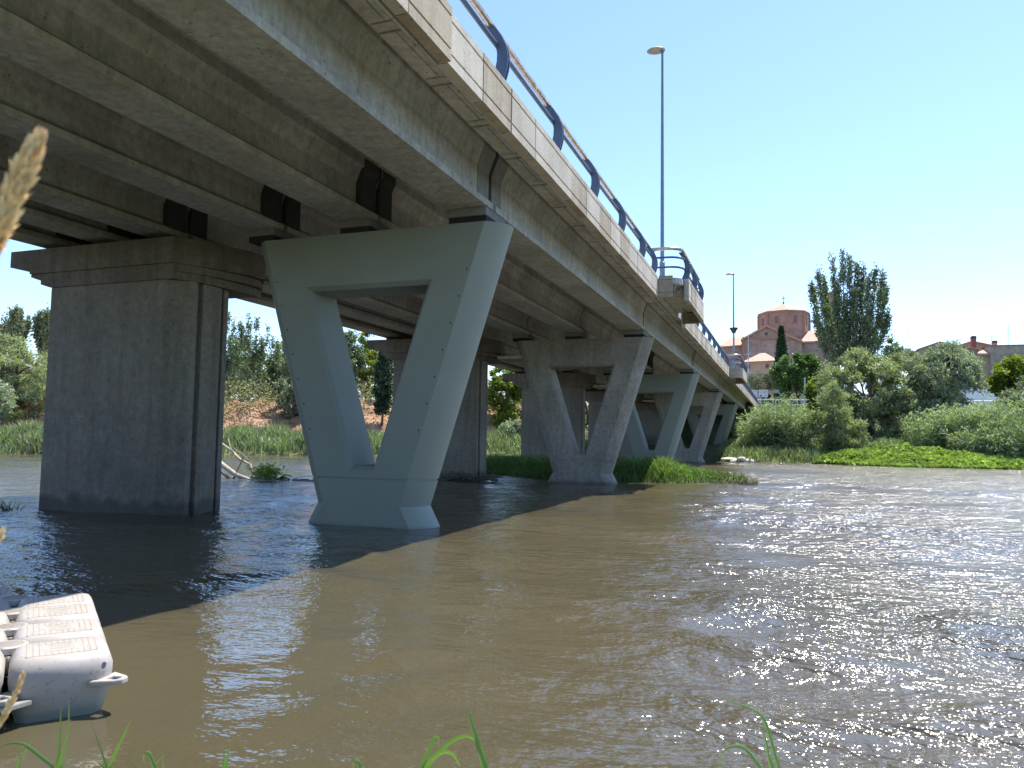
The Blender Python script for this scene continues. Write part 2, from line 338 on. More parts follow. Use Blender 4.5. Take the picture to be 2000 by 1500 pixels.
# ==================================================================== THE BRIDGE
def dz(y): return max(0., (y - 12)) * .003
JOINTS = [-2.4, 10.66, 23.85, 37.0, 50.8, 66.4, 83.0]
BR = empty("road_bridge", (-8.6, 30, 0), "long concrete girder road bridge crossing the river on V-shaped and block piers", "bridge")
BEAMS = [(-4.25, -4.93), (-6.27, -6.88), (-8.12, -8.7), (-10.2, -10.78), (-11.5, -12.08), (-12.78, -13.36)]
ZB = 4.90
for bi, (xo, xi) in enumerate(BEAMS):
    c = (xo + xi) / 2; h = (xo - xi) / 2; ww = .16
    prof = [(c - h, ZB), (c + h, ZB), (c + h, ZB + .1), (c + h - .1, ZB + .16), (c + ww, ZB + .2), (c + ww, 5.42), (c + ww + .05, 5.52), (c + h - .06, 5.62), (c + h, 5.66), (c + h, 5.832),
            (c - h, 5.832), (c - h, 5.66), (c - h + .06, 5.62), (c - ww - .05, 5.52), (c - ww, 5.42), (c - ww, ZB + .2), (c - h + .1, ZB + .16), (c - h, ZB + .1)]
    if bi == 0:   # outer girder: web flush near the outside
        prof[3:9] = [(c + h - .07, ZB + .125), (c + h - .085, ZB + .14), (c + h - .085, 5.47), (c + h - .05, 5.57), (c + h - .01, 5.68), (c + h + .03, 5.765)]
        prof[9] = (c + h + .03, 5.832)
    for k in range(len(JOINTS) - 1):
        y0, y1 = JOINTS[k] + .05, JOINTS[k + 1] - .05
        ys = [y0 + (y1 - y0) * i / 4 for i in range(5)]
        MB().along(prof, ys, dz).build("girder", C_OUT if bi == 0 else C_SOFF, BR, bevel=0)
    for k in (1, 2, 3, 4, 5):
        j = JOINTS[k]
        if bi == 0:
            eb = [(c, ZB + .13), (c + h - .077, ZB + .13), (c + h - .077, 5.46), (c + h - .042, 5.565), (c + h - .002, 5.675), (c + h + .038, 5.76), (c + h + .038, 5.826), (c, 5.826)]
        else:
            eb = [(c - h + .05, ZB + .13), (c + h - .05, ZB + .13), (c + h - .05, 5.56), (c + h + .012, 5.66), (c + h + .012, 5.826), (c - h - .012, 5.826), (c - h - .012, 5.66), (c - h + .05, 5.56)]
        if k in (1, 3):
            mb = MB()
            for a, b in ((j - .52, j - .053), (j + .053, j + .48)): mb.along(eb, [a, b], dz)
            mb.build("end_block", C_ENDG if bi == 0 else C_DARK, BR, bevel=.012)
        jb = [(c - h + .03, ZB + .13), (c + h - .08, ZB + .13), (c + h - .08, 5.47), (c + h - .045, 5.57), (c + h - .005, 5.68), (c + h + .034, 5.76), (c + h + .034, 5.829), (c - h + .03, 5.829)] if bi == 0 else [(c - h + .03, ZB + .04), (c + h - .2, ZB + .04), (c + h - .2, 5.5), (c + h - .02, 5.66), (c + h - .02, 5.829), (c - h + .03, 5.829)]
        MB().along(jb, [j - .048, j + .048], dz).build("joint_seal", BLACK, BR)
        d = dz(j); zt = 4.684 - d
        MB().box(c - h + .03, c + h - .03, j - .26, j + .5, zt, ZB - d - .13).build("bearing_pad", BLACK, BR)
        MB().box(c - h + .02, c + h - .02, j - .3, j + .52, ZB - d - .128, ZB - d - .003).build("sole_block", C_ENDG, BR)
# deck, cantilever soffit boards, road
ysd = [-6, 5, 20, 35, 50, 66, 83, 98]
MB().along([(-14.3, 5.84), (-3.72, 5.84), (-3.72, 6.02), (-14.3, 6.02)], ysd, dz).build("deck_slab", C_SLAB, BR)
MB().along([(-13.6, 6.024), (-5.0, 6.024), (-5.0, 6.07), (-13.6, 6.07)], ysd, dz).build("road_surface", ASPH, BR)
mb = MB(); y = -5.0
while y < 84:
    for x0, x1 in ((-4.19, -3.985), (-3.975, -3.75)):
        mb.along([(x0, 5.80), (x1, 5.80), (x1, 5.835), (x0, 5.835)], [y + .2, y + 1.285], dz)
    mb.along([(-4.19, 5.812), (-3.75, 5.812), (-3.75, 5.837), (-4.19, 5.837)], [y + .02, y + .185], dz)
    y += 1.31
mb.build("soffit_board", C_SLAB, BR, bevel=.006)
mb = MB()                                                     # boards between the girders
for a, b in ((-4.94, -6.26), (-6.89, -8.11), (-8.71, -10.19), (-10.79, -11.49), (-12.09, -12.77)):
    mb.along([(b, 5.80), (a, 5.80), (a, 5.838), (b, 5.838)], ysd, dz)
mb.build("soffit_board", C_SOFF, BR)
# conduit under the edge, in lengths with couplings
mb = MB(); y = -3.; k = 0
while y < 80:
    mb.tube([(-3.83, y, 5.755 - dz(y)), (-3.83, y + 2.4, 5.755 - dz(y + 2.4))], .024, 8)
    mb.tube([(-3.83, y + 2.3, 5.755 - dz(y)), (-3.83, y + 2.46, 5.755 - dz(y))], .033, 8)
    for q in (.4, 1.6): mb.box(-3.87, -3.79, y + q, y + q + .03, 5.73 - dz(y), 5.80 - dz(y))
    y += 2.45
mb.build("conduit", CONDUIT, BR, smooth=False)
# fascia panels, one metre each
FP = [(-.14, 0), (0, 0), (0, .115), (-.018, .12), (-.018, .138), (0, .143), (0, .485), (-.018, .49), (-.018, .508), (0, .513), (0, .60), (-.012, .612), (-.14, .612)]
rnd = random.Random(5)
BELV = [(21.05, 26.15), (48.0, 53.4)]
pan = {}
def fascia(y, L, xo, mat):
    prof = [(xo + a, 5.42 + b) for a, b in FP]
    MB().along(prof, [y + .006, y + L - .006], dz).build("fascia_panel", mat, BR, bevel=0)
y = 3.18; k = 0; pale = True
while y < 92:
    inb = any(a - .3 < y + .5 < b + .3 for a, b in BELV)
    if not inb:
        xo = -3.4 + rnd.uniform(-.006, .006) + (.035 if y < 7.1 else 0)
        m = C_PAN1 if (pale or rnd.random() < .15) else C_PAN2
        L = .98 if (abs(y - 8.2) > .5) else .95
        fascia(y, L, xo, m)
    pale = not pale; k += 1; y += .985
MB().along([(-14.42, 5.42), (-14.3, 5.42), (-14.3, 6.05), (-14.42, 6.05)], ysd, dz).build("fascia_beam", C_PAN1, BR)
mb = MB().along([(-3.72, 5.7), (-3.545, 5.7), (-3.545, 6.0), (-3.72, 6.0)], ysd, dz); mb.build("kerb_beam", C_SLAB, BR)
mb = MB()                                                     # abutment on the far bank
mb.box(-13.8, -3.9, 83.3, 85, 2, 4.6); mb.box(-13.8, -3.9, 84.3, 94, 2, 5.5)
mb.build("abutment", C_RAWV, BR)

# balconies (widened lookouts of the deck)
def rounded(y0, y1, x0, x1, r, n=6):
    """outline from the deck edge out and round to the deck edge again"""
    pts = [(x0, y0)]
    for i in range(n + 1):
        a = -math.pi / 2 + i / n * math.pi / 2; pts.append((x1 - r + r * math.cos(a), y0 + r + r * math.sin(a)))
    for i in range(n + 1):
        a = i / n * math.pi / 2; pts.append((x1 - r + r * math.cos(a), y1 - r + r * math.sin(a)))
    pts.append((x0, y1)); return pts
def offset(pts, d):
    out = []
    for i, p in enumerate(pts):
        a = Vector(pts[max(i - 1, 0)]); b = Vector(pts[min(i + 1, len(pts) - 1)]); t = (b - a).normalized()
        out.append((p[0] - t.y * d, p[1] + t.x * d))
    return out
def wall_strip(mb, outer, z0, z1, th):
    inner = offset(outer, th); n = len(outer)
    vs = [(x, y, z0) for x, y in outer] + [(x, y, z1) for x, y in outer] + [(x, y, z1) for x, y in inner] + [(x, y, z0) for x, y in inner]
    fs = []
    for i in range(n - 1):
        for a, b in ((0, 1), (1, 2), (2, 3), (3, 0)): fs.append((a * n + i, a * n + i + 1, b * n + i + 1, b * n + i))
    fs += [(0, n, 2 * n, 3 * n), (n - 1, 2 * n - 1, 3 * n - 1, 4 * n - 1)]
    return mb.add(vs, fs)
for bi, (y0, y1) in enumerate(BELV):
    d = dz(y0); o = rounded(y0, y1, -3.4, -2.64, .5)
    fl = MB(); inn = offset(o, .15)
    fl.prism([(-3.54, inn[0][1])] + inn[1:-1] + [(-3.54, inn[-1][1])], 5.84 - d, 6.0 - d); fl.build("balcony_floor", C_SLAB, BR)
    bd = MB(); yy = y0 + .16
    while yy < y1 - .4:
        bd.box(-3.74, -2.84, yy + .012, yy + .60, 5.805 - d, 5.838 - d); yy += .615
    bd.build("soffit_board", C_SLAB, BR, bevel=.005)
    # wall panels: the first lookout has lost the panel at its near corner
    if bi == 0: cuts = [(o[0:3], C_PAN2), (o[7:9], C_PAN1), ([(-2.64, y0 + 1.3), (-2.64, y0 + 2.4)], C_PAN2), ([(-2.64, y0 + 2.42), (-2.64, y1 - .5)] + o[9:11], C_PAN1), (o[10:], C_PAN2)]  # panels facing the camera take the darker concrete, painting in their shade
    else: cuts = [(o[0:4], C_PAN2), (o[3:8], C_PAN2), ([(-2.64, y0 + .52), (-2.64, y0 + 2)], C_PAN1), ([(-2.64, y0 + 2.02), (-2.64, y1 - .5)], C_PAN1), (o[8:], C_PAN2)]
    if bi == 0: cuts[1] = ([(-2.64, y0 + .6), (-2.64, y0 + 1.15)], C_PAN1)
    for pts, m in cuts:
        if len(pts) < 2: continue
        mb = MB(); ins = offset(pts, .018)
        wall_strip(mb, pts, 5.42 - d, 5.545 - d, .13); wall_strip(mb, ins, 5.547 - d, 5.563 - d, .1)
        wall_strip(mb, pts, 5.565 - d, 5.905 - d, .13); wall_strip(mb, ins, 5.907 - d, 5.923 - d, .1); wall_strip(mb, pts, 5.925 - d, 6.032 - d, .13)
        mb.build("balcony_panel", m, BR)
    if bi == 0:
        MB().box(-3.3, -2.86, y0 + .62, y0 + .68, 5.6, 5.99).build("balcony_beam", C_RAWV, BR)
        mb = MB().tube([(-2.86, y0 + .45, 5.97 - .09 * i + 0) if False else (-2.9 + .07 * math.sin(i * .7), y0 + .4 + .02 * i, 5.98 - .065 * i) for i in range(6)], .012, 6)
        mb.tube([(-3.3 + .095 * i, y1 - .9 + .03 * i, 5.79 - .15 * math.sin(i / 5 * math.pi)) for i in range(6)], .014, 6)
        mb.build("hanging_cable", BLACK, BR)
        MB().tube([(-3.05, y0 + .3, 5.9), (-2.95, y0 + .34, 5.8), (-3.05, y0 + .36, 5.66)], .03, 6).build("conduit_elbow", STEEL, BR)

# ---------------- railings
def post_mesh(mb, x, y, z0, ztop, side=1):
    n = 9; prof = []
    for i in range(n):
        t = i / (n - 1); z = z0 + (ztop - z0) * t; cx = x + .13 * math.sin(t * math.pi) ** .9 * side - .10 * t * t * side
        prof.append((cx, z, .095 * (1 - .45 * t)))
    for s in (-.032, .032):
        vs = []
        for cx, z, hw in prof:
            for a in (-1, 1):
                for b in (-1, 1): vs.append((cx + a * hw, y + s + b * .011, z))
        fs = []
        for i in range(n - 1):
            k = i * 4; q = k + 4
            fs += [(k, k + 1, q + 1, q), (k + 1, k + 3, q + 3, q + 1), (k + 3, k + 2, q + 2, q + 3), (k + 2, k, q, q + 2)]
        fs += [(0, 2, 3, 1), ((n - 1) * 4, (n - 1) * 4 + 1, (n - 1) * 4 + 3, (n - 1) * 4 + 2)]
        mb.add(vs, fs)
    mb.box(x - .10, x + .10, y - .05, y + .05, z0, z0 + .012)
    return mb
def straight_rail(y0, y1, posts, label):
    r = empty("bridge_railing", (-3.6, (y0 + y1) / 2, 6.0), label, "railing", "railings along the bridge edge")
    for nm, x, z, rad, m in (("top_rail", -3.66, 6.86, .05, RAILT), ("middle_rail", -3.56, 6.55, .034, BLUEP),):
        n = max(2, int((y1 - y0) / 4)); ys = [y0 + (y1 - y0) * i / n for i in range(n + 1)]
        MB().tube([(x, y, z - dz(y)) for y in ys], rad, 12).build(nm, m, r, smooth=True)
    for y in posts: post_mesh(MB(), -3.58, y, 6.0 - dz(y), 6.86 - dz(y)).build("post", BLUEP, r)
straight_rail(.3, 20.9, [1.4, 3.9, 6.42, 8.94, 11.48, 13.98, 16.5, 19.02, 20.85], "slate blue railing with steel handrail on the near stretch of bridge before the broken balcony")
straight_rail(26.2, 47.8, [26.3, 28.8, 31.3, 33.8, 36.3, 38.8, 41.3, 43.8, 46.3, 47.7], "slate blue railing on the bridge edge between the two balconies")
straight_rail(53.6, 92, [53.7 + 2.5 * i for i in range(16)], "slate blue railing on the last stretch of bridge beyond the far balcony")
def belv_rail(y0, y1, label):
    r = empty("balcony_railing", (-3.0, (y0 + y1) / 2, 6.0), label, "railing", "curved railings round the balconies")
    d = dz(y0)
    for nm, z, rad, off, m in (("top_rail", 6.84, .05, .17, RAILT), ("middle_rail", 6.58, .03, .13, BLUEP), ("lower_rail", 6.3, .03, .12, BLUEP)):
        o = offset(rounded(y0, y1, -3.62, -2.64, .55, 8), off)
        MB().tube([(x, y, z - d) for x, y in o], rad, 10).build(nm, m, r, smooth=True)
    for y in (y0 + .75, (y0 + y1) / 2, y1 - .7): post_mesh(MB(), -2.80, y, 6.0 - d, 6.84 - d).build("post", BLUEP, r)
    MB().tube([(-3.55, y0 + .15, 6 - d), (-3.55, y0 + .15, 6.84 - d)], .012, 6).build("post", BLUEP, r)
belv_rail(*BELV[0], "curved slate blue railing round the nearer balcony with the missing wall panel")
belv_rail(*BELV[1], "curved slate blue railing round the farther, smaller looking balcony")

# ---------------- street lamps on the balconies
def lamp(x, y, z0, ztop, label, basket=False):
    r = empty("street_lamp", (x, y, z0), label, "street lamp", "street lamps standing on the balconies")
    MB().tube([(x, y, z0), (x, y, z0 + .9), (x, y, z0 + .92), (x, y, ztop)], [.085, .085, .062, .035], 14).build("pole", POLE, r, smooth=False, auto=40)
    MB().box(x - .13, x + .13, y - .13, y + .13, z0, z0 + .02).build("base_plate", STEEL, r)
    cx = x - .2; n = 24; mb = MB(); rings = [(.0, .05), (.12, .06), (.24, .035), (.29, 0.), (.285, -.02), (.2, -.035), (0, -.04)]
    vs = []; fs = []
    for rr, zz in rings:
        for q in range(n):
            a = 2 * math.pi * q / n; vs.append((cx + rr * math.cos(a), y + rr * .8 * math.sin(a), ztop + .0 + zz))
    for i in range(len(rings) - 1):
        for q in range(n): fs.append((i * n + q, i * n + (q + 1) % n, (i + 1) * n + (q + 1) % n, (i + 1) * n + q))
    h = mb.add(vs, fs).build("lamp_head", plain("lamp_head_alu", (.5, .42, .38), .4, .3), r, smooth=True)
    MB().tube([(x, y, ztop - .1), (x, y, ztop + .05)], .05, 10).build("bracket", POLE, r)
    if basket:
        bz = z0 + basket
        MB().tube([(x, y, bz), (x, y, bz + .12), (x, y, bz + .3), (x, y, bz + .33)], [.12, .16, .27, .29], 12).build("basket", plain("dark_basket", (.06, .05, .045), .8), r)
lamp(-3.62, 23.1, 6.0 - dz(23), 13.66, "tall grey street lamp with a disc head standing on the nearer balcony")
lamp(-3.35, 51.0, 6.0 - dz(51), 12.4, "grey street lamp on the farther balcony with a dark bowl clamped round its pole", basket=2.6)

# ==================================================================== PIERS
def v_pier(yc, mat, label, dots=False):
    cx = -6.32; r = empty("v_pier", (cx, yc, 0), label, "bridge pier", "V-shaped piers under the new side of the bridge")
    yf = yc - .41; T = .82; d = dz(yc); top = 4.68 - d
    L = [(-1., 1.41), (0., .86), (.32, .685), (.715, .807), (.745, .816), (top, 2.02)]
    HT, HB = 3.84 - d, .86; hwt, hwb = 1.16, .22
    def hw(z): return float(np.interp(z, [a for a, _ in L], [b for _, b in L]))
    mb = MB()
    for s, y in ((1, yf), (-1, yf + T)):
        def pl(pts, yy=y): mb.add([(cx + a, yy, z) for a, z in pts], [tuple(range(len(pts)))])
        pl([(-1.41, -1), (1.41, -1), (.86, 0), (.685, .32), (.807, .715), (-.807, .715), (-.685, .32), (-.86, 0)])
        yy = y + s * .018
        mb.add([(cx - .80, yy, .715), (cx + .80, yy, .715), (cx + .81, yy, .745), (cx - .81, yy, .745), (cx - .807, y, .715), (cx + .807, y, .715), (cx + .816, y, .745), (cx - .816, y, .745)],
               [(0, 1, 2, 3), (4, 5, 1, 0), (3, 2, 6, 7)])
        pl([(-.816, .745), (.816, .745), (hw(HB), HB), (hwb, HB), (-hwb, HB), (-hw(HB), HB)])
        pl([(-hw(HB), HB), (-hwb, HB), (-hwt, HT), (-hw(HT), HT)]); pl([(hwb, HB), (hw(HB), HB), (hw(HT), HT), (hwt, HT)])
        pl([(-hw(HT), HT), (-hwt, HT), (hwt, HT), (hw(HT), HT), (2.02, top), (-2.02, top)])
        o = [(-hwb, HB), (hwb, HB), (hwt, HT), (-hwt, HT)]; c = .07
        i = [(-hwb + .03, HB + c), (hwb - .03, HB + c), (hwt - .1, HT - c), (-hwt + .1, HT - c)]
        for a in range(4):
            b = (a + 1) % 4
            mb.add([(cx + o[a][0], y, o[a][1]), (cx + o[b][0], y, o[b][1]), (cx + i[b][0], y + s * c, i[b][1]), (cx + i[a][0], y + s * c, i[a][1])], [(0, 1, 2, 3)])
            if s == 1: mb.add([(cx + i[a][0], y + c, i[a][1]), (cx + i[b][0], y + c, i[b][1]), (cx + i[b][0], yf + T - c, i[b][1]), (cx + i[a][0], yf + T - c, i[a][1])], [(0, 1, 2, 3)])
    nose = [(0, 0), (.13, .09), (.22, .19), (.28, .3), (.3, .41), (.28, .52), (.22, .63), (.13, .73), (0, T)]
    LV = [(-1., 1.41, 1), (0., .86, 1), (.32, .685, 1), (.715, .807, 1), (.716, .795, .97), (.744, .80, .97), (.745, .816, 1), (top, 2.02, 1)]
    for sg in (-1, 1):
        vs = [(cx + sg * (h_ + nx * k), yf + ny, z) for z, h_, k in LV for nx, ny in nose]; m = len(nose)
        mb.add(vs, [(j * m + i, j * m + i + 1, (j + 1) * m + i + 1, (j + 1) * m + i) for j in range(len(LV) - 1) for i in range(m - 1)])
    capv = [(cx + 2.02 + a, yf + b) for a, b in nose] + [(cx - 2.02 - a, yf + b) for a, b in nose[::-1]]
    mb.add([(x, y, top) for x, y in capv], [tuple(range(len(capv)))])
    me = mb; o = me.build("pier_frame", mat, r, fix=False)
    bm = bmesh.new(); bm.from_mesh(o.data); bmesh.ops.remove_doubles(bm, verts=bm.verts[:], dist=.0008); bmesh.ops.recalc_face_normals(bm, faces=bm.faces[:]); bm.to_mesh(o.data); bm.free()
    o.data.polygons.foreach_set("use_smooth", [True] * len(o.data.polygons)); o.data.set_sharp_from_angle(angle=R(24))
    if dots:
        mb = MB()
        for k in range(7):
            z = 1.5 + k * .41
            for sg in (-1, 1):
                x = cx + sg * (hw(z) - .06)
                mb.tube([(x, yf - .003, z), (x, yf + .01, z)], .014, 8)
        mb.build("tie_holes", BLACK, r)
v_pier(10.8, C_PAINTV, "smooth grey-green painted V-shaped pier nearest the camera", True)
v_pier(23.95, C_RAWV, "brownish bare concrete V-shaped pier standing by the grassy islet", True)
v_pier(37.1, C_PAINTV, "grey-blue painted V-shaped pier directly behind the grassy islet")
v_pier(50.8, C_RAWV, "bare concrete V-shaped pier, fourth along the bridge")
v_pier(66.3, C_PAINTV, "small grey-blue painted V-shaped pier near the white rocks of the far bank")
v_pier(82, C_RAWV, "farthest V-shaped pier, half hidden in bank shrubs beside the abutment")

def block_pier(yc, label):
    yf = yc - .75; d = dz(yc); r = empty("block_pier", (-11.4, yc, 0), label, "bridge pier", "block piers under the old side of the bridge")
    T = 1.5
    right = [(-10.12, yf), (-9.79, yf + .3), (-9.79, yf + .44), (-9.85, yf + .44), (-9.85, yf + .52), (-9.76, yf + .52), (-9.74, yf + T * .5), (-9.76, yf + T - .5), (-9.85, yf + T - .5), (-9.85, yf + T - .42), (-9.79, yf + T - .42), (-9.79, yf + T - .3), (-10.12, yf + T)]
    pl = right + [(-12.55, yf + T), (-12.83, yf + T - .3), (-12.83, yf)]
    MB().prism(pl, -1.2, 4.06 - d).build("pier_wall", C_PIER, r, bevel=.01)
    yb = yf - .06
    def nosep(e): return [(-9.93, yb + .02), (-9.62 - e * .3, yb + .6), (-9.34 - e, yb + 1.3), (-9.34 - e, yb + 1.7), (-9.62 - e * .3, yb + 2.02), (-9.93, yb + 2.03)]
    mb = MB(); up = [(-13.86, 4.79), (-13.86, 4.49), (-13.34, 4.39), (-13.34, 4.335), (-9.925, 4.335), (-9.925, 4.79)]
    mb.along([(x, z - d) for x, z in up], [yb, yb + 2.05], lambda y: 0); mb.prism(nosep(0), 4.335 - d, 4.789 - d)
    mb.build("pier_cap", C_CAP, r)
    mb = MB(); lo = [(-13.34, 4.332), (-13.34, 4.28), (-13.08, 4.2), (-13.08, 4.13), (-12.84, 4.06), (-9.93, 4.06), (-9.93, 4.332)]
    mb.along([(x, z - d) for x, z in lo], [yb + .035, yb + 1.9], lambda y: 0); mb.prism(nosep(.06)[0:1] + [(a, b_ + .02) for a, b_ in nosep(.12)[1:-1]] + [(-9.93, yb + 1.88)], 4.2 - d, 4.331 - d)
    mb.prism([(-9.93, yb + .05)] + [(a, b_ + .04) for a, b_ in nosep(.27)[1:-1]] + [(-9.93, yb + 1.86)], 4.06 - d, 4.198 - d)
    mb.build("cap_step", C_CAP, r)
    if yc > 12: MB().box(-9.25, -8.3, yc - .05, yc + .95, 4.10 - d, 4.2 - d).build("pale_strip", C_PAN1, r)  # pale box added to give the bright strip under the cap end
    mb = MB()
    for (xo, xi) in BEAMS[3:]: mb.box(xi + .04, xo - .04, yf + .3, yf + 1.2, 4.793 - d, 4.9 - d - .002)
    mb.build("bearing_row", BLACK, r)
block_pier(10.8, "large square concrete block pier at left, nearest the camera with stepped brown cap")
block_pier(20.7 + 1.2 + 2.05 - .2, "second block pier with driftwood debris at its foot, between the two nearest V piers")
block_pier(37.1, "third block pier on grass behind the bare concrete V pier")
block_pier(50.8, "fourth block pier deep in shade under the bridge")
block_pier(66.3, "farthest block pier on the shaded far bank")
# ==================================================================== VEGETATION
RS = np.random.RandomState(21)
def unit(v): return v / np.maximum(np.linalg.norm(v, axis=-1, keepdims=True), 1e-9)
def leaf_quads(p, L, W, bias=(0, 0, 0), spread=1., rs=RS):
    n = len(p); d = unit(rs.normal(size=(n, 3)) * spread + np.asarray(bias)); s = unit(np.cross(d, rs.normal(size=(n, 3))))
    k = rs.uniform(.65, 1.35, (n, 1)); l = d * L * k; w_ = s * W * k * .5
    return np.stack([p, p + l * .45 + w_, p + l, p + l * .45 - w_], 1)
def crown_points(n, lobes, nclump, cr, rs=RS, shell=.5):
    """lobes: (cx,cy,cz,rx,ry,rz) ellipsoids; leaves gather in clumps set through their outer shell"""
    lob = np.array(lobes, float); vol = (lob[:, 3] * lob[:, 4] + lob[:, 4] * lob[:, 5]); pick = rs.choice(len(lob), nclump, p=vol / vol.sum())
    u = unit(rs.normal(size=(nclump, 3))); r = rs.uniform(shell, 1., (nclump, 1)) ** .7
    cc = lob[pick, :3] + u * r * lob[pick, 3:]
    wgt = rs.uniform(.3, 1.7, nclump); ci = rs.choice(nclump, n, p=wgt / wgt.sum()); cs = rs.uniform(.6, 1.4, nclump)
    p = cc[ci] + unit(rs.normal(size=(n, 3))) * (rs.uniform(0, 1, (n, 1)) ** .6) * cr * cs[ci][:, None] * np.array([1, 1, .75])
    return p, cc
def trunk_mesh(base, cc, top, rad, rs=RS, nl=7, lean=0.):
    mb = MB(); b = Vector(base); t = Vector(top); m = b.lerp(t, .5) + Vector((rs.normal() * .12, rs.normal() * .12, 0)) * (t - b).length * .15
    mb.tube([b + Vector((0, 0, -.3)), b.lerp(m, .5), m, t], [rad * 1.2, rad, rad * .7, rad * .2], 7)
    for i in rs.permutation(len(cc))[:nl]:
        c = Vector(cc[i]); s_ = b.lerp(t, float(rs.uniform(.15, .6))); mid = s_.lerp(c, .5) + Vector((0, 0, .1 * (c - s_).length))
        mb.tube([s_, mid, c], [rad * .5, rad * .3, rad * .08], 5)
    return mb
def tree(name, label, cat, base, lobes, n, nclump, cr, leaf, mat, group=None, bias=(0, 0, 0), spread=1., rad=.15, top=None, nl=7, shell=.5, bark=BARK):
    base = Vector(base); r = empty(name, base, label, cat, group)
    L = [(base.x + a, base.y + b, base.z + c, d, e, f) for a, b, c, d, e, f in lobes]
    p, cc = crown_points(n, L, nclump, cr, shell=shell)
    quads("crown", leaf_quads(p, *leaf, bias=bias, spread=spread), mat, r)
    zt = max(l[2] + l[5] * .6 for l in L); tp = Vector((L[0][0], L[0][1], zt)) if top is None else top
    trunk_mesh(base, cc, tp, rad, nl=nl).build("trunk", bark, r, smooth=True)
    return r
def dup(r, loc, rz=0, sc=1., label=None, group=None):
    c = r.copy(); COL.objects.link(c); c.location = loc; c.rotation_euler = (0, 0, rz); c.scale = (sc, sc, sc)
    if label: c["label"] = label
    if group: c["group"] = group
    for ch in list(r.children):
        k = ch.copy(); COL.objects.link(k); k.parent = c
    return c
def blades(pos, H, W, lean=.35, rs=RS, droop=.25):
    """upright bent blades, two quads each"""
    n = len(pos); a = rs.uniform(0, 6.28, n); dr = np.stack([np.cos(a), np.sin(a), np.zeros(n)], 1); H = np.asarray(H).reshape(-1, 1) * rs.uniform(.6, 1.15, (n, 1))
    b = rs.uniform(0, 6.28, n); sd_ = np.stack([np.cos(b), np.sin(b), np.zeros(n)], 1) * W * .5
    l = rs.uniform(.1, 1, (n, 1)) * lean
    z = np.array([0, 0, 1.]); m = pos + (dr * l * .35 + z * .6) * H; t = pos + (dr * l + z * (1 - droop * l)) * H
    q1 = np.stack([pos - sd_, pos + sd_, m + sd_ * .9, m - sd_ * .9], 1); q2 = np.stack([m - sd_ * .9, m + sd_ * .9, t + sd_ * .1, t - sd_ * .1], 1)
    return np.concatenate([q1, q2])

F_POP = foliage("poplar_leaves", (.20, .245, .14), .5, .2)
F_WIL = foliage("willow_leaves", (.29, .325, .19), .35, .4, (.17, .15, .08), .4)
F_WIL2 = foliage("greyish_willow_leaves", (.28, .32, .22), .35, .3)
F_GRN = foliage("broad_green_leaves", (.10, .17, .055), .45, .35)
F_YEL = foliage("yellow_green_leaves", (.18, .22, .03), .4, .4)
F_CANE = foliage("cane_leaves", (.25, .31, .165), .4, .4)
F_REED = foliage("reed_leaves", (.21, .26, .14), .4, .35, (.22, .2, .1), .4)
F_CREEP = foliage("bright_creeper_leaves", (.27, .355, .10), .3, .4)
F_GRASS = foliage("grass_blades", (.155, .235, .07), .4, .4)
F_OLIVE = foliage("olive_leaves", (.17, .19, .12), .4, .2)
F_CYP = foliage("cypress_leaves", (.035, .065, .028), .4, .05)
F_SAP = foliage("sapling_leaves", (.18, .23, .13), .45, .3, (.2, .17, .08), .3)
def at(px, Y, dzz=0.):              # ground point seen in this direction, Y metres upstream
    q = P(px, 860, Y); return Vector((q.x, Y, gh(q.x, Y) + dzz))
def pxm(Y, X): return FPX / (Y * RY.z + X * RX.z)          # photo pixels per metre there
def lobes_px(base, rows):
    """(px, py, rx_px, ry_px) crown lobes measured in the photo, at the tree's own distance"""
    out = []; k = pxm(base.y, base.x)
    for i, (px, py, rx, ry) in enumerate(rows):
        q = P(px, py, base.y); out.append((q.x - base.x, (i % 3 - 1) * rx / k * .35, q.z - base.z, rx / k, rx / k * .9, ry / k))
    return out
# --- right bank
def spire_tree(name, label, b0, tips, n, rmax, leaf, mat, foot, group=None, rad=.35, cr=.3, nc=60):
    """upright poplar: each tip (px, py) ends a slim spire that leaves the trunk low down"""
    r = empty(name, b0, label, "tree", group); cc = []; T = MB(); f = P(*foot, b0.y); f0 = Vector((b0.x, b0.y, b0.z))
    T.tube([f0 - Vector((0, 0, .3)), f0.lerp(f, .5), f], [rad, rad * .8, rad * .6], 8)
    for k_, (px, py, rs_) in enumerate(tips):
        t = P(px, py, b0.y + RS.uniform(-1.5, 1.5)); base = Vector((f.x * .6 + t.x * .4, b0.y + RS.uniform(-.8, .8), f.z + RS.uniform(-1, .5))); ctrl = Vector((f.x * .12 + t.x * .88, t.y, f.z * .5 + t.z * .5))
        T.tube([f0.lerp(f, .8), base.lerp(ctrl, .5), ctrl.lerp(t, .4), t], [rad * .35, rad * .25, rad * .12, .02], 5)
        for q in range(nc):
            u = RS.uniform(0, 1) ** .85; p = base * (1 - u) ** 2 + 2 * ctrl * u * (1 - u) + t * u * u; rr = rmax * rs_ * (min(1, (1 - u) * 2.2 + .05)) ** .8
            o = unit(RS.normal(size=3)) * rr * RS.uniform(.35, 1.05); cc.append([p.x + o[0], p.y + o[1], p.z + abs(o[2]) * .3])
    cc = np.array(cc); ci = RS.randint(0, len(cc), n); g_ = RS.normal(size=(n, 3)) * cr * np.array([.5, .5, 1.1]); p = cc[ci] + g_
    quads("crown", leaf_quads(p, *leaf, bias=(0, 0, .5)), mat, r); T.build("trunk", BARK, r, smooth=True)
    return r
b0 = at(1662, 86)
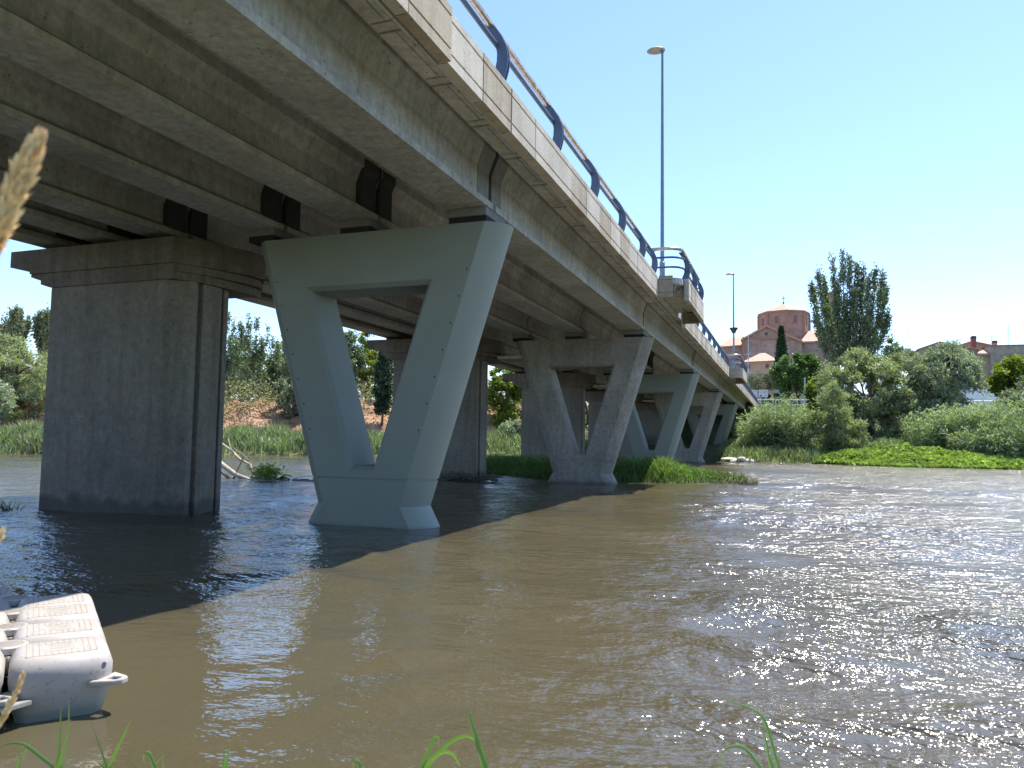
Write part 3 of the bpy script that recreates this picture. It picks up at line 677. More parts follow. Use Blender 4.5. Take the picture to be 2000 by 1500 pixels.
spire_tree("poplar_tree", "tall dark poplar with several upright spires behind the willows", b0,
    [(1585, 556, .7), (1598, 532, .8), (1609, 545, .6), (1626, 505, .9), (1645, 497, 1.), (1659, 497, 1.), (1675, 518, 1.), (1686, 523, .9), (1697, 545, .7), (1710, 527, .9), (1725, 532, .9), (1731, 560, .6), (1735, 620, .5), (1636, 560, 1.), (1667, 570, 1.1), (1592, 620, .9), (1612, 590, .9), (1700, 610, 1.), (1650, 600, 1.2)],
    30000, .52, (.24, .15), F_POP, (1660, 705), rad=.42, nc=75)
b0 = at(1700, 64); k = 0
tree("willow_tree", "broad grey-green willow in the middle of the right bank, under the tall poplar", "tree", b0,
     lobes_px(b0, [(1690, 760, 70, 62), (1640, 740, 45, 45), (1720, 720, 50, 38), (1750, 800, 42, 50), (1700, 830, 60, 45), (1680, 705, 25, 20), (1665, 800, 55, 45), (1740, 780, 45, 45)]),
     38000, 300, .55, (.27, .085), F_WIL, group="willows of the right bank", bias=(0, 0, .2), rad=.22, nl=12)
b0 = at(1830, 66)
tree("willow_tree", "wide willow with silvery lower leaves in front of the tan gabled house", "tree", b0,
     lobes_px(b0, [(1835, 745, 66, 56), (1795, 712, 40, 35), (1882, 722, 34, 34), (1855, 695, 30, 20), (1820, 800, 62, 50), (1780, 790, 32, 55)]),
     34000, 260, .55, (.27, .085), F_WIL2, group="willows of the right bank", bias=(0, 0, .2), rad=.22, nl=12)
b0 = at(1625, 58.5)
tree("young_willow", "narrow young willow at the waterside between the canes and the dark gap", "tree", b0,
     lobes_px(b0, [(1625, 810, 40, 62), (1650, 850, 38, 42), (1600, 850, 36, 45), (1625, 770, 22, 24)]),
     17000, 150, .4, (.24, .06), F_WIL, group="willows of the right bank", bias=(0, 0, .8), rad=.09, nl=9)
b0 = at(1960, 68)
tree("leafy_tree", "bright yellow-green tree at the right edge above the canes", "tree", b0,
     lobes_px(b0, [(1972, 742, 42, 42), (2015, 740, 60, 50)]), 15000, 120, .5, (.26, .17), F_YEL, rad=.15)
b0 = at(1985, 64)
tree("willow_tree", "grey-green willow at the right edge, in front of the yellow-green tree", "tree", b0,
     lobes_px(b0, [(1995, 800, 42, 42), (2025, 790, 45, 60)]), 12000, 100, .45, (.25, .08), F_WIL2, group="willows of the right bank", rad=.12)
b0 = at(1555, 90)
tree("mulberry_tree", "round bright green tree in front of the church wall", "tree", b0,
     lobes_px(b0, [(1545, 720, 33, 26), (1580, 718, 26, 22), (1535, 738, 25, 20), (1575, 745, 26, 24)]), 17000, 130, .6, (.26, .2), F_GRN, rad=.28, nl=9)
b0 = at(1487, 93)
tree("olive_tree", "small grey olive tree beside the road signs at the bridge end", "tree", b0,
     lobes_px(b0, [(1485, 745, 24, 16), (1510, 742, 18, 16)]), 6000, 60, .5, (.2, .06), F_OLIVE, rad=.14)
b0 = at(1528, 112)
r = empty("cypress_tree", b0, "slim dark cypress against the church wall", "tree")
n = 9000; t = RS.uniform(0, 1, n); q = P(1528, 640, 112); hgt = q.z - b0.z; a = RS.uniform(0, 6.28, n)
rr = .85 * np.minimum(1, (1 - t) * 2.0 + .04) ** .75 * RS.uniform(.75, 1.08, n) * (1 + .1 * np.sin(a * 5 + t * 20))
p = np.stack([b0.x + rr * np.cos(a), b0.y + rr * np.sin(a), b0.z + t * hgt], 1)
quads("crown", leaf_quads(p, .38, .16, bias=(0, 0, 1.4)), F_CYP, r)
MB().tube([b0, b0 + Vector((0, 0, hgt * .7))], [.15, .06], 6).build("trunk", BARK, r)
for px, Y, h, lab in ((1741, 80, 172, "leafy poplar sapling rising just right of the tall poplar"), (1590, 72, 95, "yellowish climbing shrub left of the middle willow")):
    b0 = at(px, Y); k = pxm(Y, b0.x)
    ty = 860 - (gh(b0.x, Y) - 1.4) * k - 0
    if Y == 80: tree("poplar_sapling", lab, "tree", b0, lobes_px(b0, [(1741, 690, 12, 30), (1760, 700, 15, 20)]), 4000, 40, .45, (.22, .14), F_SAP, rad=.08)
    else: tree("climbing_shrub", lab, "shrub", b0, lobes_px(b0, [(1595, 765, 20, 40), (1600, 810, 30, 30)]), 7000, 60, .4, (.24, .17), F_YEL, rad=.06)
# thin bare twigs standing above the willows
r = empty("bare_sapling", at(1770, 72), "thin bare sapling sticking out above the willows", "tree")
b0 = at(1770, 72); mb = MB()
for dx in (-.4, .2, 1.1):
    tp = P(1770 + dx * 22, 632 + abs(dx) * 25, 72); mb.tube([b0, b0.lerp(tp, .6), tp], [.03, .02, .006], 5)
mb.build("trunk", BARK, r)

# --- canes: arching stems with drooping strap leaves
def cane_clump(label, base, rx, ry, h, n, mat=F_CANE, lw=.055):
    r = empty("cane_clump", base, label, "canes", "cane clumps on the right bank")
    mb = MB(); Q = []
    for i in range(n):
        a = RS.uniform(0, 6.28); q = math.sqrt(RS.uniform(0, 1)); x = base.x + rx * q * math.cos(a); y = base.y + ry * q * math.sin(a); z = gh(x, y)
        hh = h * RS.uniform(.5, 1.15) * (1 - .22 * q * q); le = RS.uniform(.05, .3) * hh; ox, oy = math.cos(a) * le * q, math.sin(a) * le * q
        b = np.array([x, y, z]); m = b + [ox * .3, oy * .3, hh * .55]; t = b + [ox, oy, hh]
        if i % 4 == 0: mb.tube([b, m, t], [.014, .01, .004], 4, cap=False)
        nn = 13; tt = RS.uniform(.15, 1, nn)[:, None]
        p = b * (1 - tt) ** 2 + 2 * m * tt * (1 - tt) + t * tt ** 2
        L = .5 * RS.uniform(.6, 1.3, (nn, 1)); dd = unit(RS.normal(size=(nn, 3)) * [1, 1, .1] + [0, 0, .75]); sdd = unit(np.cross(dd, RS.normal(size=(nn, 3))))
        mid = p + dd * L * .6; tip = mid + (dd * [1, 1, -.5] + [0, 0, -.25]) * L * .6; w2 = sdd * lw * .5
        Q.append(np.stack([p - w2 * .6, p + w2 * .6, mid + w2, mid - w2], 1)); Q.append(np.stack([mid - w2, mid + w2, tip + w2 * .1, tip - w2 * .1], 1))
    mb.build("stem", F_CANE, r, fix=False); quads("leaves", np.concatenate(Q), mat, r)
    return r
for px, Y, rx, ry, ytop, n, lab in ((1498, 60, 1.6, 1.6, 800, 260, "green cane clump closest to the bridge end, hanging over the water"),
                              (1535, 59, 1.6, 1.5, 787, 280, "tall cane clump left of the young willow"),
                              (1478, 62.5, 1.2, 1.4, 822, 130, "low cane clump in front of the abutment"),
                              (1715, 59.5, 1.9, 1.3, 862, 170, "short cane clump in the gap behind the bright creepers"),
                              (1835, 58.5, 2.0, 1.8, 806, 280, "cane clump behind the crest of the bright creepers"),
                              (1905, 58, 2.2, 1.8, 798, 330, "large cane clump at right, below the white van"),
                              (1970, 57, 2.2, 1.8, 790, 330, "cane clump cut by the right edge of the view"),
                              (1925, 55.2, 1.8, 1.0, 840, 220, "front cane clump standing at the waterline on the right"),
                              (1985, 54.5, 1.8, 1.0, 835, 220, "front cane clump at the waterline by the right edge")):
    b0 = at(px, Y); k = pxm(Y, b0.x); top = P(px, ytop, Y).z
    cane_clump(lab, b0, rx, ry, (top - b0.z) * 1.08, n)

# --- dark shrubs in the shade below the far end of the bridge
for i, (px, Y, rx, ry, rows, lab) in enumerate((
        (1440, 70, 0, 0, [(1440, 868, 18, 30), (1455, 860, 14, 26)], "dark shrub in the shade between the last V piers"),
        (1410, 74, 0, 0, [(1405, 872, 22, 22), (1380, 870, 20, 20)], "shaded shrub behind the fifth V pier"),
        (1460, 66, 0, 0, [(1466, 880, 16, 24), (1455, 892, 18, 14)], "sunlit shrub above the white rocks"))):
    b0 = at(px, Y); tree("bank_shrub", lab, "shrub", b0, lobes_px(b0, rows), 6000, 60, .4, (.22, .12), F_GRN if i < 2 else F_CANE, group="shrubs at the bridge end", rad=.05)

# --- creeper mound
def mound_h(x, y): return .5 * np.exp(-((x - 6.6) / 3.4) ** 2) * np.exp(-((y - 55.) / 2.0) ** 2) + .22 * np.exp(-((x - 10.5) / 3) ** 2) * np.exp(-((y - 54) / 1.6) ** 2) + .15 * np.exp(-((x - 3.6) / 2) ** 2) * np.exp(-((y - 54.6) / 1.6) ** 2)
n = 26000; x = RS.uniform(1.6, 13.5, n); y = bank_y(x) + RS.uniform(-.3, 5.2, n)
lump = .26 * np.sin(x * 2.3 + y) * np.sin(y * 2.1 - x) + .18 * np.sin(x * 5.1) * np.cos(y * 4.3)
hh = mound_h(x, y) + lump * np.clip(mound_h(x, y), .1, 1)
gz = np.maximum(ground_h(x, y), 0.)
p = np.stack([x, y, gz + np.maximum(hh, .05) * RS.uniform(.75, 1.08, n)], 1)
tag(quads("creeping_plants", leaf_quads(p, .22, .2, bias=(0, -.2, .3), spread=1.), F_CREEP), "mat of bright yellow-green creeping plants spilling over the right waterline", "ground cover", kind="stuff")
# --- low green margin of the right bank and the grass behind it
n = 16000; x = RS.uniform(-5, 26, n); y = bank_y(x) + RS.uniform(-.15, 9, n); k_ = (x < 1.8) | (y > bank_y(x) + 5); x, y = x[k_], y[k_]; p = np.stack([x, y, ground_h(x, y) - .03], 1); n = len(p)
tag(quads("bank_grass", blades(p, .75, .07, .6), F_REED), "rough green undergrowth covering the right bank", "undergrowth", kind="stuff")
# --- left reeds
n = 30000; t = RS.uniform(0, 1, n); sx_ = np.interp(t, [0, .2, .35, .6, .85, 1], [-75, -52, -43.5, -38, -26, -12]); x = sx_ + RS.normal(0, .6, n); off = RS.uniform(0, 1, n) ** .8 * 8.5
y = bank_y(x) + off - .1; keep = RS.uniform(0, 1, n) < np.where(y > 70, .3, 1)
p = np.stack([x, y, ground_h(x, y) - .05], 1)
hh = (1.05 + .25 * np.sin(x * 1.3) + .2 * np.sin(y * 1.7 + x)) * np.where(off < 1, .8, 1)
tag(quads("reed_bed", blades(p, hh, .08, .55), F_REED), "strip of green reeds along the left waterline", "reeds", kind="stuff")
n = 6000; x = RS.uniform(-62, -14, n); y = bank_y(x) + RS.uniform(8, 26, n); p = np.stack([x, y, ground_h(x, y) - .03], 1); p = p[np.sin(x * .9 + y * .6) + np.sin(x * 2.3) * .5 > .1]
tag(quads("dry_grass", blades(p, .5, .05, .7), foliage("dry_grass_blades", (.32, .25, .12), .3, .2)), "dry straw-coloured grass on the earth slope of the left bank", "grass", kind="stuff")

# --- left bank trees
LT = "young poplars on the left bank"
def sap(px, Y, ytop, wpx, n, mat=F_SAP, label="", name="young_poplar", ybot=None, leaf=(.24, .13), group=LT, cr=.4, nc=None):
    b0 = at(px, Y); k = pxm(Y, b0.x); zt = P(px, ytop, Y).z; H = zt - b0.z; rx = wpx / 2 / k
    if name == "young_poplar" and wpx < 62 and mat is F_SAP:
        q = wpx / 2
        return spire_tree(name, label, b0, [(px, ytop, 1.), (px - q * .55, ytop + 22, .8), (px + q * .5, ytop + 16, .8), (px + q * .9, ytop + 48, .7), (px - q * .9, ytop + 50, .7), (px + q * .2, ytop + 60, 1.), (px - q * .3, ytop + 85, 1.)], n, .42, (.2, .12), mat, (px, 775), group=group, rad=.09, cr=.22, nc=34)
    lo = [(0, 0, H * .3, rx * .75, rx * .75, H * .2), (rx * .1, 0, H * .5, rx, rx, H * .25), (-rx * .1, .1, H * .72, rx * .7, rx * .7, H * .22), (0, 0, H * .88, rx * .35, rx * .35, H * .13)]
    return tree(name, label, "tree", b0, lo, n, nc or int(40 + n / 90), cr, leaf, mat, group=group, bias=(0, 0, .5), rad=.09, nl=10, shell=.3)
labs = [(487, 54, 612, 58, 6500, F_SAP, "young pale-trunked poplar centred in the gap between block pier and painted V pier"),
        (447, 56, 615, 44, 5000, F_SAP, "young poplar at the left of the gap, partly behind the block pier"),
        (523, 58, 640, 40, 4200, F_SAP, "shorter young poplar just right of the middle one in the gap"),
        (555, 57, 650, 44, 4500, F_SAP, "young poplar beside the left leg of the painted V pier"),
        (585, 60, 640, 50, 4800, F_SAP, "young poplar hidden mostly behind the left leg of the painted V pier"),
        (545, 66, 665, 60, 5000, F_WIL, "pale bushy tree farther back in the gap left of the painted V pier"),
        (470, 66, 660, 60, 5000, F_WIL, "pale bushy tree farther back behind the pale-trunked poplar")]
for px, Y, yt, wp, n, m, lab in labs: sap(px, Y, yt, wp, n, m, lab)
labs2 = [(680, 62, 640, 50, 6000, F_SAP, "slender tree seen at the upper left inside the opening of the painted V pier"),
         (712, 64, 640, 62, 8000, F_YEL, "yellow-green tree seen through the opening of the painted V pier"),
         (745, 56, 668, 40, 7500, F_CYP, "dark ivy-clad tree column seen through the opening of the painted V pier"),
         (780, 63, 648, 60, 8000, F_WIL, "olive-green tree seen beside the right leg of the painted V pier"),
         (655, 68, 650, 60, 5000, F_WIL, "pale tree at the back seen inside the opening of the painted V pier"),
         (830, 66, 660, 70, 6000, F_SAP, "tree behind the right leg of the painted V pier"),
         (890, 66, 680, 70, 6000, F_GRN, "green tree on the left bank behind the second block pier")]
for px, Y, yt, wp, n, m, lab in labs2: sap(px, Y, yt, wp, n, m, lab, name="bank_tree", group="trees of the left bank")
b0 = at(990, 63)
tree("bank_tree", "sunlit yellow-green tree seen right of the second block pier", "tree", b0, lobes_px(b0, [(985, 775, 34, 50), (1010, 750, 25, 38), (975, 730, 24, 26), (1000, 830, 34, 40)]), 14000, 120, .45, (.25, .15), F_YEL, group="trees of the left bank", rad=.12)
b0 = at(1015, 60)
tree("bank_shrub", "grey-green shrub at the waterline right of the second block pier", "shrub", b0, lobes_px(b0, [(1010, 850, 34, 30), (985, 868, 24, 20)]), 7000, 60, .4, (.22, .1), F_WIL2, rad=.06)
b0 = at(1150, 68)
tree("bank_tree", "green tree seen through the bare concrete V pier", "tree", b0, lobes_px(b0, [(1140, 790, 60, 50), (1200, 800, 60, 50), (1080, 790, 50, 45)]), 9000, 90, .5, (.25, .15), F_GRN, group="trees of the left bank", rad=.12)
b0 = at(572, 53)
tree("bank_shrub", "dark leafy shrub below the young poplars, left of the painted V pier", "shrub", b0, lobes_px(b0, [(572, 790, 24, 38), (590, 770, 22, 35), (560, 750, 18, 16)]), 8000, 70, .35, (.22, .12), F_OLIVE, rad=.06)
b0 = at(40, 40)
WG = "grey-green willows at the left edge"
tree("willow_tree", "large rounded grey-green willow at the left edge of the view", "tree", b0, lobes_px(b0, [(35, 715, 60, 55), (80, 735, 45, 55), (-20, 730, 50, 60), (60, 790, 60, 30)]), 24000, 200, .5, (.24, .075), F_WIL, group=WG, rad=.2, nl=14)
b0 = at(8, 36)
tree("willow_shrub", "small silvery round willow bush low at the left edge", "shrub", b0, lobes_px(b0, [(5, 785, 30, 32), (-20, 775, 30, 36)]), 9000, 90, .35, (.2, .06), F_WIL2, group=WG, rad=.08)
b0 = at(95, 47)
tree("willow_tree", "willow half hidden behind the left side of the block pier", "tree", b0, lobes_px(b0, [(100, 740, 50, 60), (140, 750, 40, 60)]), 12000, 110, .5, (.24, .08), F_WIL, group=WG, rad=.15)
for px, Y, tips, lab in ((28, 62, [(10, 622, .8), (22, 606, 1.), (33, 604, 1.), (42, 612, .8), (54, 628, .8), (-2, 640, .8)], "tall poplar crown above the left willow"), (88, 64, [(72, 618, .8), (82, 612, 1.), (94, 608, 1.), (106, 620, 1.)], "tall poplar crown next to the block pier, above the willow")):
    b0 = at(px, Y); spire_tree("poplar_tree", lab, b0, tips, 7000, .62, (.27, .17), F_POP, (px, 705), group="tall poplars behind the left willows", rad=.25, nc=50)
# --- islet by the second V pier
def islet_h(x, y):
    c = 28.3 - .32 * (x + 8); w = np.interp(x, [-12, -8, -4, -1.2], [2.0, 2.3, 1.4, .2]); return .22 * (1 - ((y - c) / w) ** 2)
g = grid_mesh("islet", np.linspace(-12.5, -1., 60), np.linspace(23.5, 32, 50), lambda X, Y: np.maximum(islet_h(X, Y), -.4), plain("islet_soil", (.07, .06, .04), .95)); tag(g, kind="structure")
n = 34000; x = RS.uniform(-12.3, -1.1, n); y = RS.uniform(24, 32, n); h = islet_h(x, y); k_ = h > -.04; x, y, h = x[k_], y[k_], h[k_]
hgt = np.interp(x, [-12, -6, -4.2, -3.5, -1.2], [.55, .6, .75, .45, .12]) * np.clip(.5 + h * 3, .3, 1)
tag(quads("islet_grass", blades(np.stack([x, y, h - .03], 1), hgt, .03, .7), F_GRASS), "lush bright green grass on the low islet between the piers", "grass", kind="stuff")

# --- driftwood snag on a gravel bar
DW = plain("bleached_driftwood", (.36, .31, .24), .85, 0, .3, 9); BARKD = plain("wet_driftwood", (.09, .07, .055), .8, 0, .4, 7)
def snag(px, py, Y=19.6): return P(px, py, Y)
r = empty("driftwood_snag", snag(490, 935), "bleached driftwood trunk with bare branches stranded left of the painted V pier", "driftwood")
def br_(pts, r0, r1, nm, m):
    n = len(pts); MB().tube([snag(a, b, 19.6 + c) for a, b, c in pts], [r0 + (r1 - r0) * i / (n - 1) for i in range(n)], 7).build(nm, m, r, smooth=True)
br_([(424, 900, .6), (440, 912, .4), (462, 928, .1), (490, 938, 0), (525, 940, 0), (562, 937, 0)], .09, .045, "trunk", DW)
br_([(428, 862, .5), (452, 880, .3), (470, 898, .1), (489, 908, 0), (494, 925, 0), (520, 936, 0)], .03, .055, "branch", DW)
br_([(446, 856, .2), (449, 872, .2), (458, 888, .1), (470, 899, .1)], .014, .03, "branch", DW)
br_([(487, 883, .1), (474, 893, .1), (470, 905, .05), (462, 922, .1)], .012, .028, "branch", DW)
br_([(455, 874, .2), (475, 888, 0), (490, 903, 0)], .008, .014, "branch", DW)
br_([(428, 918, .2), (452, 938, .1), (460, 930, .1)], .05, .03, "branch", BARKD)
br_([(545, 935, 0), (556, 927, 0), (570, 930, .1)], .035, .02, "branch", DW)
mb = MB(); 
for px, py, rr in ((590, 944, .16), (610, 942, .13), (632, 944, .15), (545, 944, .2), (520, 946, .22), (575, 948, .15), (495, 944, .2)):
    q = onw = P(px, py, 19.6); q = Vector((q.x, 19.7, -.04)); rot = RS.normal(size=(8, 3)) * .25 + 1
    vs = [(q.x + a * rr * 1.7 * rot[i][0], q.y + b * rr * rot[i][1], q.z + c * rr * .7 * rot[i][2]) for i, (a, b, c) in enumerate([(-1, -1, -1), (1, -1, -1), (1, 1, -1), (-1, 1, -1), (-.6, -.6, 1), (.6, -.6, 1), (.6, .6, 1), (-.6, .6, 1)])]
    mb.add(vs, [(0, 3, 2, 1), (4, 5, 6, 7), (0, 1, 5, 4), (1, 2, 6, 5), (2, 3, 7, 6), (3, 0, 4, 7)])
tag(mb.build("gravel_bar", plain("wet_stones", (.10, .09, .075), .5, 0, .3), None, bevel=.05), "low bar of wet dark stones around the driftwood", "stones", kind="stuff")
p0 = P(522, 922, 19.2); p = np.array(p0) + RS.normal(size=(900, 3)) * [.2, .15, .09]
r2 = empty("water_plant", p0, "small bright green bushy plant growing on the driftwood bar", "plant"); quads("leaves", leaf_quads(p, .09, .05, bias=(0, 0, .4)), F_CREEP, r2); MB().tube([p0 - Vector((0, 0, .25)), p0], [.02, .01], 5).build("stem", F_GRASS, r2)
# debris caught at the foot of the second block pier
r = empty("driftwood_pile", (-9.2, 22.2, 0), "dark flood debris caught at the foot of the second block pier", "driftwood")
for i in range(16):
    a = P(855 + RS.uniform(0, 105), 945 + RS.uniform(-6, 4), 22.6); dv = Vector((RS.normal() * .5, RS.normal() * .3, RS.normal() * .07)); a.z = RS.uniform(.0, .16)
    MB().tube([a - dv, a + Vector((0, 0, .05)), a + dv], [.03, .045, .015], 6).build("branch", BARKD, r, smooth=True)
r = empty("twig_clump", (-12.9, 9.8, 0), "tuft of thin dark twigs at the left foot of the nearest block pier", "twigs"); mb = MB()
for i in range(34):
    a = Vector((-12.95 - RS.uniform(0, .25), 9.7 + RS.uniform(-.2, .2), -.02)); mb.tube([a, a + Vector((RS.normal() * .12 - .08, RS.normal() * .08, RS.uniform(.05, .22)))], [.006, .002], 4)
mb.build("twigs", BARKD, r)
# white rocks
for i in range(9):
    px = RS.uniform(1422, 1468); q = P(px, 903 - RS.uniform(0, 7), 54.3 + RS.uniform(0, 1.5)); q.z = RS.uniform(.0, .22); bm = bmesh.new(); bmesh.ops.create_icosphere(bm, subdivisions=2, radius=.3)
    sc = (RS.uniform(1, 2.2), RS.uniform(.8, 1.3), RS.uniform(.4, .7))
    for v in bm.verts:
        k = 1 + .25 * math.sin(v.co.x * 9 + i) * math.cos(v.co.y * 8 + i * 2) + RS.normal() * .04; v.co = Vector((v.co.x * k * sc[0], v.co.y * k * sc[1], v.co.z * k * sc[2])) + q
    me = bpy.data.meshes.new("white_rock"); bm.to_mesh(me); bm.free(); tag(link("white_rock", me, plain("pale_rock", (.55, .5, .43), .9)), "pale limestone rock at the waterline below the bridge end", "rock", "pale rocks at the bridge end")
# more growth along the crest of the left slope, so no bare horizon shows
for i, (px, Y, yt, wp, lab) in enumerate(((430, 74, 690, 90, "pale scrub tree on the slope crest just right of the block pier"), (505, 76, 700, 95, "low pale tree on the crest behind the middle young poplar"), (580, 74, 690, 95, "low bushy tree on the crest behind the left leg of the painted V pier"),
        (690, 78, 690, 110, "bushy tree low on the crest inside the opening of the painted V pier"), (770, 76, 690, 90, "bushy tree on the crest right of the ivy-clad column"), (60, 58, 720, 120, "dense willow scrub behind the left willow"), (1060, 78, 740, 110, "bushy tree on the left bank seen beside the bare concrete V pier"))):
    b0 = at(px, Y); k = pxm(Y, b0.x); H = P(px, yt, Y).z - b0.z; rx = wp / 2 / k
    tree("scrub_tree", lab, "tree", b0, [(0, 0, H * .35, rx, rx, H * .38), (rx * .4, 0, H * .65, rx * .6, rx * .6, H * .32), (-rx * .5, 0, H * .6, rx * .5, rx * .5, H * .3)], 7000, 70, .55, (.28, .14), F_WIL if i % 2 else F_WIL2, group="scrub on the left bank", rad=.07)

# ==================================================================== TOWN
def masonry(name, col, mort, scale=1.6, stone=True):
    m, n, b = new_mat(name)
    tc = nd(n, "ShaderNodeTexCoord"); mp = nd(n, "ShaderNodeMapping"); mp.inputs["Rotation"].default_value = (R(90), 0, 0); n.links.new(tc.outputs["Object"], mp.inputs[0])
    br = nd(n, "ShaderNodeTexBrick"); br.inputs["Scale"].default_value = scale; br.inputs["Mortar Size"].default_value = .035; br.inputs["Bias"].default_value = .1
    br.inputs["Color1"].default_value = (*col, 1); br.inputs["Color2"].default_value = (*(x * .72 for x in col), 1); br.inputs["Mortar"].default_value = (*mort, 1)
    n.links.new(mp.outputs[0], br.inputs["Vector"])
    c = mix(n, 1., br.outputs["Color"], ramp(n, noise(n, .8, 6, rough=.7), [(.3, g3(.7)), (.7, g3(1.25))]), 'MULTIPLY')
    n.links.new(c, b.inputs["Base Color"]); b.inputs["Roughness"].default_value = .9
    return m
def tiles(name, c1, c2):
    m, n, b = new_mat(name)
    wv = nd(n, "ShaderNodeTexWave"); wv.inputs["Scale"].default_value = 1.6; wv.inputs["Distortion"].default_value = 1.; tc = nd(n, "ShaderNodeTexCoord"); n.links.new(tc.outputs["Object"], wv.inputs["Vector"])
    c = mix(n, ramp(n, noise(n, 5, 5), [(.4, (0, 0, 0)), (.6, (1, 1, 1))]), c1, c2); c = mix(n, 1., c, ramp(n, wv.outputs["Fac"], [(.1, g3(.55)), (.45, g3(1.1))]), 'MULTIPLY')
    n.links.new(c, b.inputs["Base Color"]); b.inputs["Roughness"].default_value = .85
    return m
M_STONE = masonry("church_stone", (.36, .25, .20), (.44, .35, .30), 1.1)
M_BRICK = masonry("church_brick", (.37, .22, .17), (.38, .28, .23), 3.)
M_TRIM = plain("brick_trim", (.33, .18, .125), .9, 0, .15)
M_TILE = tiles("clay_tiles", (.52, .345, .25), (.39, .24, .175))
M_CREAM = plain("cream_render", (.46, .33, .225), .9, 0, .08, 2); M_TAN = plain("tan_render", (.42, .32, .24), .9, 0, .1, 2); M_GREY = plain("ribbed_grey_wall", (.34, .285, .24), .9, 0, .25, 2)
def pz(px, py, Y): q = P(px, py, Y); return q.x, q.z
def wall_px(mb, pts, Y, depth):
    v = [pz(a, b, Y) for a, b in pts]; n = len(v)
    return mb.add([(x, Y, z) for x, z in v] + [(x, Y + depth, z) for x, z in v], [tuple(range(n)), tuple(range(n, 2 * n))[::-1]] + [(i, (i + 1) % n, n + (i + 1) % n, n + i) for i in range(n)])
def win(r, x0, y0, x1, y1, Y, frame=None, name="window"):
    a = pz(x0, y1, Y); b = pz(x1, y0, Y); f = MB()
    f.box(a[0] - .12, b[0] + .12, Y - .05, Y + .1, b[1], b[1] + .14); f.box(a[0] - .12, b[0] + .12, Y - .09, Y + .1, a[1] - .12, a[1]); f.box(a[0] - .1, a[0], Y - .05, Y + .1, a[1], b[1]); f.box(b[0], b[0] + .1, Y - .05, Y + .1, a[1], b[1])
    w_ = f.build(name, frame or M_TRIM, r); MB().box(a[0], b[0], Y - .02, Y + .05, a[1], b[1]).build("pane", GLASS, w_)
ch = empty("church", P(1510, 830, 148), "brick and stone church with an octagonal lantern, tiled roofs and an iron cross", "church")
# transept with pediment
mb = MB(); wall_px(mb, [(1450, 790), (1566, 790), (1566, 666), (1497, 637), (1450, 663)], 146, 16); mb.build("transept_wall", M_STONE, ch)
mb = MB(); wall_px(mb, [(1449, 664), (1497, 657), (1497, 660), (1449, 667)], 145.8, .4)
mb = MB(); wall_px(mb, [(1450, 657.5), (1566, 662), (1566, 665), (1450, 661)], 145.75, .3); wall_px(mb, [(1450, 790), (1456, 790), (1456, 664), (1450, 664)], 145.85, .2); wall_px(mb, [(1520, 700), (1523, 700), (1523, 664), (1520, 664)], 145.85, .2); mb.build("cornice", M_TRIM, ch)
mb = MB()
wall_px(mb, [(1447, 662), (1497, 634), (1497, 638), (1447, 666)], 145.4, 17); wall_px(mb, [(1497, 634), (1569, 666), (1569, 669.5), (1497, 638)], 145.4, 17); mb.build("roof", M_TILE, ch)
mb = MB(); c = P(1496.5, 652, 145.95); mb.tube([c + Vector((0, -.05, 0)), c + Vector((0, .1, 0))], .28, 14); mb.build("round_window", GLASS, ch)
# wings
mb = MB(); wall_px(mb, [(1407, 800), (1452, 800), (1452, 675), (1407, 675)], 149, 10); mb.build("wing_wall", M_STONE, ch); mb = MB(); wall_px(mb, [(1566, 790), (1625, 790), (1625, 665), (1566, 667)], 149, 10); mb.build("wing_wall", M_STONE, ch)
def slope_roof(e0, e1, r0, r1, Y, dY, m, parent, th=.25):
    a, b, c_, d_ = P(*e0, Y), P(*e1, Y), P(*r1, Y + dY), P(*r0, Y + dY); u = Vector((0, 0, -th))
    MB().add([a, b, c_, d_, a + u, b + u, c_ + u, d_ + u], [(0, 1, 2, 3), (7, 6, 5, 4), (0, 4, 5, 1), (1, 5, 6, 2), (2, 6, 7, 3), (3, 7, 4, 0)]).build("roof", m, parent)
slope_roof((1404, 677), (1453, 673), (1424, 660), (1456, 658), 148.6, 6, M_TILE, ch)
slope_roof((1563, 667), (1630, 665), (1580, 646), (1630, 646), 148.6, 6, M_TILE, ch)
# octagonal lantern
oc = P(1531, 650, 156); k = pxm(156, oc.x); Rr = 47.5 / k; zt = P(1531, 613, 156).z; zb = oc.z - 2.5
def octa(r_, z): return [(oc.x + r_ * math.sin(R(6 + 45 * i)), oc.y - r_ * math.cos(R(6 + 45 * i)), z) for i in range(8)]
mb = MB(); mb.prism([(x, y) for x, y, _ in octa(Rr, 0)], zb, zt); mb.build("lantern_wall", M_BRICK, ch)
mb = MB(); mb.prism([(x, y) for x, y, _ in octa(Rr * 1.03, 0)], zt - .3, zt + .02); mb.prism([(x, y) for x, y, _ in octa(Rr * 1.015, 0)], zb + 2.2, zb + 2.5)
for i in range(8):
    x, y, _ = octa(Rr * 1.0, 0)[i]; mb.box(x - .22, x + .22, y - .22, y + .22, zb, zt - .31)
mb.build("cornice", M_TRIM, ch)
ap = P(1531, 597.5, 156).z + .5; rg = octa(Rr * 1.04, zt + .03); MB().add(rg + [(oc.x, oc.y, ap)] + [(x, y, z - .001) for x, y, z in rg], [(i, (i + 1) % 8, 8) for i in range(8)] + [tuple(range(9, 17))]).build("lantern_roof", M_TILE, ch)
mb = MB(); mb.tube([(oc.x, oc.y, ap), (oc.x, oc.y, ap + 1.5)], .05, 6); mb.box(oc.x - .38, oc.x + .38, oc.y - .04, oc.y + .04, ap + .95, ap + 1.05); mb.tube([(oc.x, oc.y, ap - .05), (oc.x, oc.y, ap + .25)], .16, 8); mb.build("cross", BLACK, ch)
